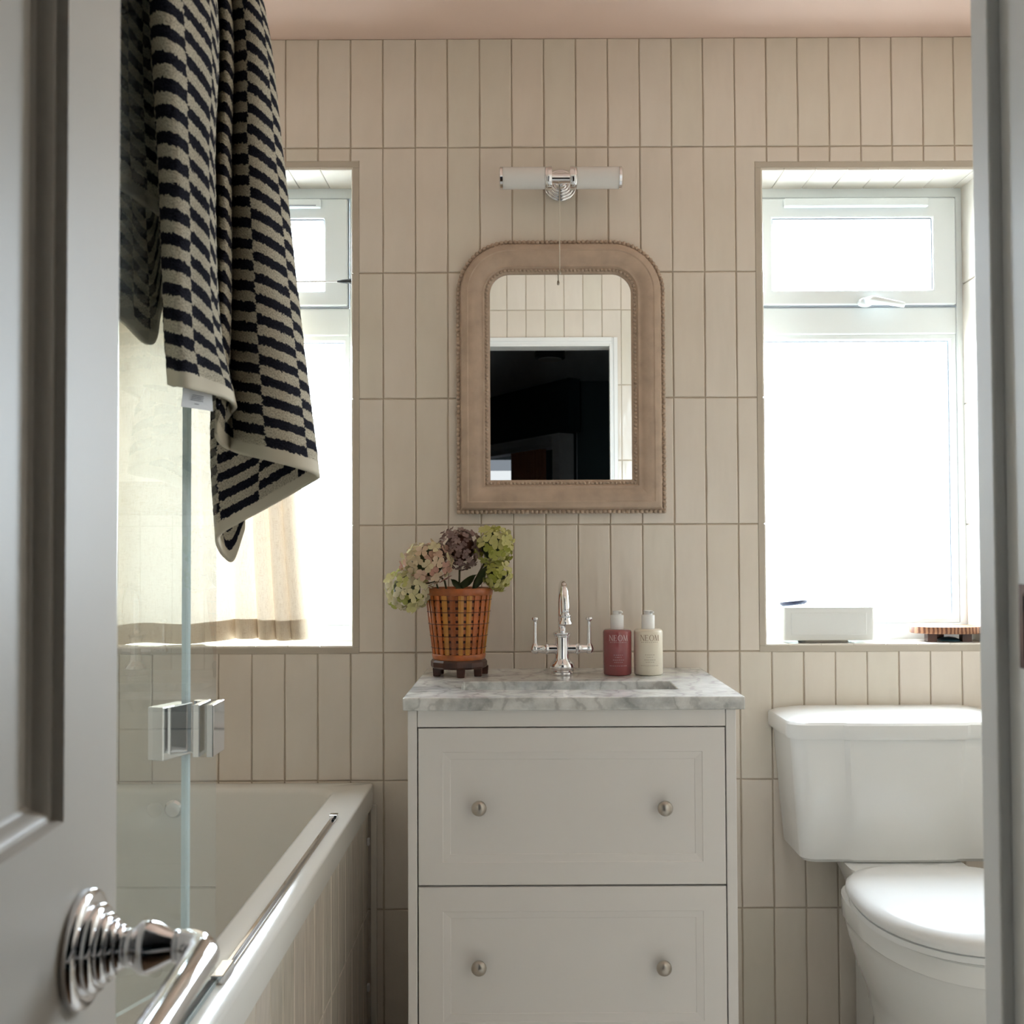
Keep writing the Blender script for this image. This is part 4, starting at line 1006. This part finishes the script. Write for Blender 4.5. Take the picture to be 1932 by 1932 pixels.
obj('seat', loft([egg(zs-0.030, 0.180, 2.12, 1.722), egg(zs-0.028, 0.184, 2.122, 1.718), egg(zs-0.017, 0.184, 2.122, 1.718), egg(zs-0.0155, 0.178, 2.118, 1.722)]), M['seat'], wc, auto=40)
zb_ = zs-0.031
obj('bowl', loft([egg(zb_, 0.174, 2.20, 1.726), egg(zb_-0.004, 0.178, 2.205, 1.722), egg(zb_-0.040, 0.178, 2.205, 1.722), egg(zb_-0.046, 0.173, 2.205, 1.728), egg(zb_-0.060, 0.170, 2.205, 1.733), egg(zb_-0.13, 0.150, 2.20, 1.775), egg(zb_-0.20, 0.118, 2.20, 1.85), egg(zb_-0.27, 0.100, 2.19, 1.91), egg(0.06, 0.105, 2.20, 1.90), egg(0.0, 0.115, 2.21, 1.885)]), M['porcelain'], wc, auto=40)
obj('cistern_neck', loft([rrect(tcx-0.115, tcx+0.115, 2.13, 2.33, CZ-0.7, 0.04), rrect(tcx-0.12, tcx+0.12, 2.12, 2.34, CZ-0.685, 0.04)] if False else [rrect(tcx-0.085, tcx+0.085, 2.10, 2.32, CZ-0.80, 0.04), rrect(tcx-0.105, tcx+0.105, 2.11, 2.33, CZ-0.74, 0.04), rrect(tcx-0.130, tcx+0.130, 2.13, 2.335, CZ-0.685, 0.04)]), M['porcelain'], wc, auto=50)
obj('trapway', loft([rrect(tcx-0.062, tcx+0.062, 2.17, 2.36, z, 0.02) for z in (0.0, CZ-0.82)]), M['porcelain'], wc, auto=40)
obj('fixing_hole', lathe([(0.0001, -0.0006), (0.006, -0.0005), (0.006, 0.001)], (tcx-0.0622, 2.25, W(1678, 1878, 2.25).z), 'x', 14), M['black'], wc)

# ------------------------------------------------------------------ things on the window sill
zsill = w2['z0']+0.004
bx = W(1555, 1212, 2.425)
cb = empty('ceramic_box', (bx.x, 2.43, zsill)); tag(cb, 'white rectangular ceramic box on the right window sill', 'box')
bw = 85*2.425/F; bz0 = zsill+0.006; bz1 = W(1555, 1144, 2.425).z
obj('foot', loft([rrect(bx.x-bw*0.52, bx.x+bw*0.46, 2.395, 2.455, zsill+0.0003, 0.004), rrect(bx.x-bw*0.50, bx.x+bw*0.44, 2.393, 2.457, bz0, 0.004)]), mat('box_foot', (0.42, 0.40, 0.36), 0.6), cb)
body = loft([rrect(bx.x-bw, bx.x+bw, 2.385, 2.465, bz0, 0.008), rrect(bx.x-bw, bx.x+bw, 2.385, 2.465, bz1, 0.008), rrect(bx.x-bw+0.006, bx.x+bw-0.006, 2.391, 2.459, bz1, 0.006), rrect(bx.x-bw+0.006, bx.x+bw-0.006, 2.391, 2.459, bz0+0.008, 0.006)])
obj('body', body, M['ceramic'], cb, bevel=0.0015)
obj('front_panel', loft([[Vector((x, y, z)) for x, z in ((bx.x-bw+i, bz0+j), (bx.x+bw-i, bz0+j), (bx.x+bw-i, bz1-j), (bx.x-bw+i, bz1-j))] for y, i, j in ((2.386, 0.020, 0.013), (2.3838, 0.020, 0.013), (2.3832, 0.022, 0.015))]), M['ceramic'], cb)
dl = W(1497, 1139, 2.43)
lidm = obj('jar_lid', loft([[dl+Vector((0.034*s*math.cos(q), 0.030*s*math.sin(q), dz+0.0035*s*math.cos(q))) for q in [2*math.pi*k/28 for k in range(28)]] for s, dz in ((0.80, -0.0025), (0.97, 0.0), (1.0, 0.002), (1.0, 0.007), (0.95, 0.0085))]), M['navy'], None, auto=40)
tag(lidm, 'small navy disc lid resting on the white ceramic box', 'lid')
wood = bpy.data.materials.new('striped_wood'); t, out = nodes_of(wood)
p = t.nodes.new('ShaderNodeBsdfPrincipled'); p.inputs['Roughness'].default_value = 0.55
c_ = t.nodes.new('ShaderNodeTexCoord'); wv = t.nodes.new('ShaderNodeTexWave'); wv.inputs['Scale'].default_value = 34; wv.inputs['Distortion'].default_value = 2.5; wv.inputs['Detail'].default_value = 3
t.links.new(c_.outputs['Object'], wv.inputs['Vector'])
r_ = ramp(t, wv.outputs['Fac'], [(0.2, (0.16, 0.06, 0.03)), (0.7, (0.44, 0.22, 0.12))]); t.links.new(r_.outputs[0], p.inputs['Base Color']); t.links.new(p.outputs[0], out.inputs['Surface'])
M['wood'] = wood
wx = W(1795, 1195, 2.415); wy = 2.428
wz1, wz0 = W(1795, 1184, 2.375).z, W(1795, 1197, 2.375).z
rs = empty('wooden_stand', (wx.x, wy, zsill)); tag(rs, 'small round striped wooden stand on the right window sill', 'stand')
obj('slab', loft([[Vector((wx.x+0.0945*s*math.cos(q)*1.0, wy+0.052*s*math.sin(q), z)) for q in [2*math.pi*k/40 for k in range(40)]] for s, z in ((0.97, wz0), (1.0, wz0+0.002), (1.0, wz1-0.002), (0.985, wz1))]), M['wood'], rs, auto=40)
for px in (1758, 1824):
    lx = W(px, 1205, 2.40).x
    obj('leg', loft([rrect(lx-0.0115, lx+0.0115, 2.395, 2.418, z, 0.002, 2) for z in (zsill+0.0003, wz0+0.0005)]), M['stand'], rs)
lx = W(1790, 1205, 2.40).x
obj('leg', loft([rrect(lx-0.0115, lx+0.0115, 2.452, 2.472, z, 0.002, 2) for z in (zsill+0.0003, wz0+0.0005)]), M['stand'], rs)
dc = W(1792, 1214, 2.425)
dish = obj('soap_dish', lathe([(0.030, zsill+0.0005), (0.026, zsill+0.004), (0.014, zsill+0.0085), (0.0001, zsill+0.0105)], (dc.x, 2.43, 0), 'z', 28), M['teal'], None, smooth=True)
tag(dish, 'dark teal domed pebble under the wooden stand', 'pebble')

# ------------------------------------------------------------------ striped towel over the shower screen
def towel_mat():
    m = bpy.data.materials.new('striped_terry'); t, out = nodes_of(m)
    uv = t.nodes.new('ShaderNodeUVMap'); uv.uv_map = 'UVMap'
    nz = t.nodes.new('ShaderNodeTexNoise'); nz.inputs['Scale'].default_value = 330; nz.inputs['Detail'].default_value = 2
    t.links.new(uv.outputs[0], nz.inputs['Vector'])
    sb_ = t.nodes.new('ShaderNodeVectorMath'); sb_.operation = 'SUBTRACT'; sb_.inputs[1].default_value = (0.5, 0.5, 0.5)
    scv = t.nodes.new('ShaderNodeVectorMath'); scv.operation = 'SCALE'; scv.inputs['Scale'].default_value = 0.0075
    t.links.new(nz.outputs['Color'], sb_.inputs[0]); t.links.new(sb_.outputs[0], scv.inputs[0])
    ad = t.nodes.new('ShaderNodeVectorMath'); ad.operation = 'ADD'; t.links.new(uv.outputs[0], ad.inputs[0]); t.links.new(scv.outputs[0], ad.inputs[1])
    sp = t.nodes.new('ShaderNodeSeparateXYZ'); t.links.new(ad.outputs[0], sp.inputs[0])
    def math_(op, a, b=None, bv=0.0):
        n = t.nodes.new('ShaderNodeMath'); n.operation = op
        t.links.new(a, n.inputs[0])
        if b is not None: t.links.new(b, n.inputs[1])
        else: n.inputs[1].default_value = bv
        return n.outputs[0]
    cu = math_('FLOOR', math_('DIVIDE', sp.outputs['X'], bv=0.060))
    rv = math_('FLOOR', math_('DIVIDE', math_('SUBTRACT', sp.outputs['Y'], bv=0.0175), bv=0.0128))
    par = math_('PINGPONG', math_('ADD', cu, rv), bv=1.0)
    hem = math_('GREATER_THAN', sp.outputs['Y'], bv=0.0175)
    fac = math_('MULTIPLY', par, hem)
    n2 = t.nodes.new('ShaderNodeTexNoise'); n2.inputs['Scale'].default_value = 520; n2.inputs['Detail'].default_value = 3
    t.links.new(uv.outputs[0], n2.inputs['Vector'])
    cream = ramp(t, n2.outputs['Fac'], [(0.35, (0.42, 0.37, 0.275)), (0.6, (0.74, 0.68, 0.55))])
    dark = ramp(t, n2.outputs['Fac'], [(0.35, (0.008, 0.008, 0.014)), (0.65, (0.030, 0.030, 0.045))])
    hemc = t.nodes.new('ShaderNodeMixRGB'); hemc.inputs[1].default_value = (0.68, 0.62, 0.50, 1); t.links.new(hem, hemc.inputs[0]); t.links.new(cream.outputs[0], hemc.inputs[2])
    mx = t.nodes.new('ShaderNodeMixRGB'); t.links.new(fac, mx.inputs[0]); t.links.new(hemc.outputs[0], mx.inputs[1]); t.links.new(dark.outputs[0], mx.inputs[2])
    p = t.nodes.new('ShaderNodeBsdfPrincipled'); p.inputs['Roughness'].default_value = 0.95; p.inputs['Specular IOR Level'].default_value = 0.1
    t.links.new(mx.outputs[0], p.inputs['Base Color'])
    bh = math_('MULTIPLY', n2.outputs['Fac'], hem)
    b = bump(t, bh, 0.9, 0.004); t.links.new(b.outputs[0], p.inputs['Normal'])
    tr = t.nodes.new('ShaderNodeBsdfTranslucent'); ms = t.nodes.new('ShaderNodeMixShader'); ms.inputs[0].default_value = 0.06
    t.links.new(mx.outputs[0], tr.inputs['Color']); t.links.new(p.outputs[0], ms.inputs[1]); t.links.new(tr.outputs[0], ms.inputs[2])
    t.links.new(ms.outputs[0], out.inputs['Surface']); return m
M['towel'] = towel_mat()
def yg(px, off): return (GX+off)*F/(px-CX)       # distance at which the line of sight at px meets a plane beside the glass
def resample(P, n):
    P = [np.array(p) for p in P]; L = [0]
    for a, b in zip(P, P[1:]): L.append(L[-1]+np.linalg.norm(b-a))
    out = []; i = 0
    for k in range(n+1):
        s = L[-1]*k/n
        while i < len(L)-2 and L[i+1] < s: i += 1
        f = (s-L[i])/max(1e-9, L[i+1]-L[i]); out.append(P[i]*(1-f)+P[i+1]*f)
    return out, L[-1]
def sheet(name, cols, parent, uoff, nv=200, per=9, thick=0.0045, jit=0.0006, seed=1):
    """cols: for each fold line, points from the top edge down to the hem"""
    lines, lens = [], []
    for c in cols:
        q, L = resample(spline([tuple(p) for p in c], 12), nv); lines.append(q); lens.append(L)
    rows = [[tuple(lines[i][j])+(lens[i]*(1-j/nv),) for i in range(len(cols))] for j in range(nv+1)]
    rows = [spline(r, per) for r in rows]
    nu = len(rows[0])
    U = [0.0]
    jm = int(nv*0.93)
    for i in range(1, nu): U.append(U[-1]+float(np.linalg.norm(rows[jm][i][:3]-rows[jm][i-1][:3])))
    rnd = random.Random(seed)
    V = []
    for j in range(nv+1):
        for i in range(nu):
            a = jit if rows[j][i][3] > 0.02 else 0
            V.append(Vector(rows[j][i][:3])+Vector((rnd.uniform(-a, a), rnd.uniform(-a, a), rnd.uniform(-a, a)*0.5)))
    Fc = [(j*nu+i, j*nu+i+1, (j+1)*nu+i+1, (j+1)*nu+i) for j in range(nv) for i in range(nu-1)]
    o = obj(name, (V, Fc), M['towel'], parent, smooth=True)
    uvl = o.data.uv_layers.new(name='UVMap')
    for poly in o.data.polygons:
        for li in poly.loop_indices:
            vi = o.data.loops[li].vertex_index; j, i = divmod(vi, nu)
            uvl.data[li].uv = (U[i]+uoff, float(rows[j][i][3]))
    s = o.modifiers.new('thickness', 'SOLIDIFY'); s.thickness = thick; s.offset = 0
    return o
tw = empty('towel', (GX, 1.15, 1.2)); tag(tw, 'navy and cream checked stripe towel draped over the glass screen', 'towel')
ztw = GZ1+0.004
def colA(pxs, off, bot, ytop, offb=None):
    """a fold that lies against the glass: px at heights 0, 300, 600 of the photograph, then the hem point"""
    P = [Vector((GX+0.007, ytop, ztw))]
    for px, py in zip(pxs, (0, 300, 600)): P.append(W(px, py, yg(px, off)))
    P.append(W(*bot, yg(bot[0], offb if offb is not None else off))); return P
def colB(pxs, Ys, bot, ytop):
    P = [Vector((GX+0.007, ytop, ztw))]
    for (px, py), Y in zip(pxs, Ys): P.append(W(px, py, Y))
    P.append(W(*bot, Ys[-1])); return P
H3 = (0, 300, 600)
z3 = lambda a, b, c: list(zip((a, b, c), H3))
cols = [
    colA((296, 306, 318), 0.0065, (330, 730), 1.03),
    colA((285, 301, 312), 0.014, (320, 725), 1.00),
    colA((310, 326, 333), 0.036, (346, 731), 1.02),
    colA((352, 362, 368), 0.046, (388, 741), 1.05),
    colA((390, 390, 396), 0.052, (426, 752), 1.07),
    colA((405, 402, 411), 0.040, (444, 767), 1.09),
    colA((402, 399, 408), 0.013, (436, 782), 1.10, 0.025),
    colB(z3(409, 408, 408), (1.215, 1.215, 1.215), (417, 803), 1.115),
    colB(z3(422, 422, 420), (1.185, 1.185, 1.19), (408, 820), 1.13),
    colB(z3(432, 433, 432), (1.20, 1.21, 1.22), (417, 838), 1.14),
    colB(z3(431, 432, 433), (1.25, 1.26, 1.27), (432, 848), 1.15),
    colB(z3(440, 441, 443), (1.225, 1.235, 1.25), (458, 858), 1.165),
    colB(z3(458, 468, 482), (1.205, 1.21, 1.23), (500, 868), 1.18),
    colB(z3(475, 497, 522), (1.21, 1.22, 1.245), (550, 880), 1.20),
    colB(z3(488, 524, 555), (1.23, 1.25, 1.28), (590, 892), 1.22),
    colB(z3(493, 532, 564), (1.26, 1.285, 1.32), (600, 899), 1.235),
    colB(z3(488, 526, 560), (1.29, 1.32, 1.36), (596, 906), 1.245),
    colB(z3(470, 500, 530), (1.30, 1.33, 1.37), (548, 934), 1.25),
    colB(z3(445, 465, 490), (1.30, 1.335, 1.37), (495, 964), 1.24),
    colB(z3(425, 430, 446), (1.29, 1.33, 1.36), (445, 991), 1.23),
    colB([(415, 0), (412, 300), (412, 600), (405, 850)], (1.29, 1.32, 1.35, 1.355), (416, 1009), 1.22),
    colB([(412, 0), (408, 300), (406, 600), (401, 850)], (1.30, 1.33, 1.365, 1.37), (409, 1022), 1.225),
    colB([(415, 0), (410, 300), (408, 600), (402, 870)], (1.31, 1.34, 1.38, 1.395), (421, 1048), 1.23),
    colB([(430, 0), (428, 300), (424, 600), (422, 870)], (1.32, 1.35, 1.39, 1.405), (441, 1058), 1.24),
    colB([(450, 0), (455, 300), (460, 600), (468, 870)], (1.325, 1.355, 1.395, 1.41), (462, 1000), 1.245),
]
sheet('front_fall', cols, tw, 0.024, seed=2)
def colG(pxs, off, bot, ytop):
    P = [Vector((GX-0.007, ytop, ztw))]
    for px, py in zip(pxs, (0, 180)): P.append(W(px, py, yg(px, -off)))
    P.append(W(*bot, yg(bot[0], -off))); return P
sheet('back_fall', [colG((120, 125), 0.018, (130, 300), 0.86), colG((170, 172), 0.030, (175, 330), 0.90), colG((215, 216), 0.022, (220, 352), 0.95), colG((258, 260), 0.034, (268, 385), 1.0), colG((290, 294), 0.020, (303, 410), 1.05)], tw, 0.01, nv=110, per=8, seed=3)
sheet('back_underlayer', [colG((125, 130), 0.038, (150, 545), 0.865), colG((180, 182), 0.046, (190, 578), 0.92), colG((225, 228), 0.040, (232, 608), 0.97), colG((262, 266), 0.046, (286, 650), 1.02), colG((292, 298), 0.036, (309, 572), 1.06)], tw, 0.035, nv=140, per=8, seed=4)
obj('top_fold', tube([(GX, 0.86, ztw), (GX, 1.25, ztw)], 0.0095, 12), M['towel'], tw)
# care label sewn to the hem
lp = [W(347, 731, yg(347, 0.026)), W(400, 742, yg(400, 0.040)), W(402, 776, yg(402, 0.042)), W(342, 767, yg(342, 0.028))]
lab = obj('care_label', loft([lp, [p+Vector((-0.0006, 0.0004, 0)) for p in lp]]), mat('label_cloth', (0.74, 0.74, 0.76), 0.8), tw)
G = []
for k, (a, b, vv) in enumerate(((0.30, 0.68, 0.28), (0.28, 0.68, 0.37), (0.27, 0.66, 0.46), (0.25, 0.66, 0.55), (0.38, 0.52, 0.74))):
    pt = lambda s, v: (lp[0].lerp(lp[1], s)).lerp(lp[3].lerp(lp[2], s), v)+Vector((0.0008, -0.0010, 0))
    G.append(([pt(a, vv), pt(b, vv), pt(b, vv+0.045), pt(a, vv+0.045)], [(0, 1, 2, 3)]))
obj('label_print', join(*G), mat('label_ink', (0.25, 0.25, 0.27), 0.8), lab)

# ------------------------------------------------------------------ the hall in the mirror
hl = empty('ceiling_spotlight', (0.17, -1.15, HZ-0.09)); tag(hl, 'black round ceiling spotlight in the dark hall seen in the mirror', 'ceiling light')
obj('housing', lathe([(0.0001, 0.0), (0.085, 0.0), (0.09, -0.008), (0.09, -0.085), (0.075, -0.09), (0.0001, -0.088)], (0.17, -1.15, HZ), 'z', 32), M['black'], hl, auto=40)
obj('lens', lathe([(0.0001, -0.0885), (0.07, -0.0895), (0.07, -0.094), (0.0001, -0.096)], (0.17, -1.15, HZ), 'z', 32), mat('lamp_lens', (0.5, 0.5, 0.5), 0.3), hl)
p1_ = Vector((0.36, -2.42, 0)); tv_ = Vector((-0.555, -0.832, 0)).normalized(); nv2 = Vector((-tv_.y, tv_.x, 0))
def abox(s0, s1, n0, n1, z0, z1):
    v, f = box(s0, s1, n0, n1, z0, z1); return [p1_+tv_*a+nv2*b+Vector((0, 0, c)) for a, b, c in v], f
struct('wall_hall_angled', join(abox(-0.1, 2.6, -0.10, 0.0, CZ+0.86, HZ), abox(1.6, 2.6, -0.10, 0.0, 0, CZ+0.86)), M['hall'], 'dark angled hall wall above a second doorway')
M['hall_frame'] = mat('hall_frame_paint', (0.8, 0.8, 0.82), 0.5)
hf = empty('door_frame', p1_+tv_*0.8); tag(hf, 'grey second door frame across the dark hall', kind='structure')
obj('post', abox(0, 0.09, -0.11, 0.02, 0, CZ+0.86), M['hall_frame'], hf, bevel=0.004)
obj('post', abox(1.52, 1.61, -0.11, 0.02, 0, CZ+0.86), M['hall_frame'], hf, bevel=0.004)
obj('header', join(abox(0.09, 1.52, -0.11, 0.02, CZ+0.80, CZ+0.86), abox(0.09, 1.52, -0.11, 0.0, CZ+0.765, CZ+0.80)), M['hall_frame'], hf, bevel=0.004)
hc = []
nn = 60
for j in range(2):
    for i in range(nn+1):
        s = 0.11+0.40*i/nn; hc.append(p1_+tv_*s+nv2*(-0.17+0.025*math.sin(i*1.15))+Vector((0, 0, (CZ+0.75, 0.02)[j])))
hcur = obj('hall_curtain', (hc, [(i, i+1, nn+1+i+1, nn+1+i) for i in range(nn)]), mat('brown_curtain', (0.75, 0.40, 0.26), 0.8), None, smooth=True)
hs_ = hcur.modifiers.new('thickness', 'SOLIDIFY'); hs_.thickness = 0.004
tag(hcur, 'brown pleated curtain in the second doorway seen in the mirror', 'curtain')
w3 = empty('window_3', (-0.7, -5.19, CZ+0.3)); tag(w3, 'distant lit window beyond the hall seen in the mirror', kind='structure')
obj('frame', [frame_ring(-1.5, -0.02, CZ-0.1, CZ+0.98, 0.05, -5.2, -5.16)][0], M['upvc'], w3)
obj('pane', box(-1.45, -0.07, -5.195, -5.19, CZ-0.05, CZ+0.93), emis('daylight_pane', (0.55, 0.62, 0.72), 0.45), w3)
obj('bright_bar', box(-1.45, -0.07, -5.18, -5.15, CZ+0.70, CZ+0.82), emis('bright_bar_glow', (0.9, 0.95, 1.0), 1.0), w3)  # self-lit bar put in for the window's bright strip, not a blind
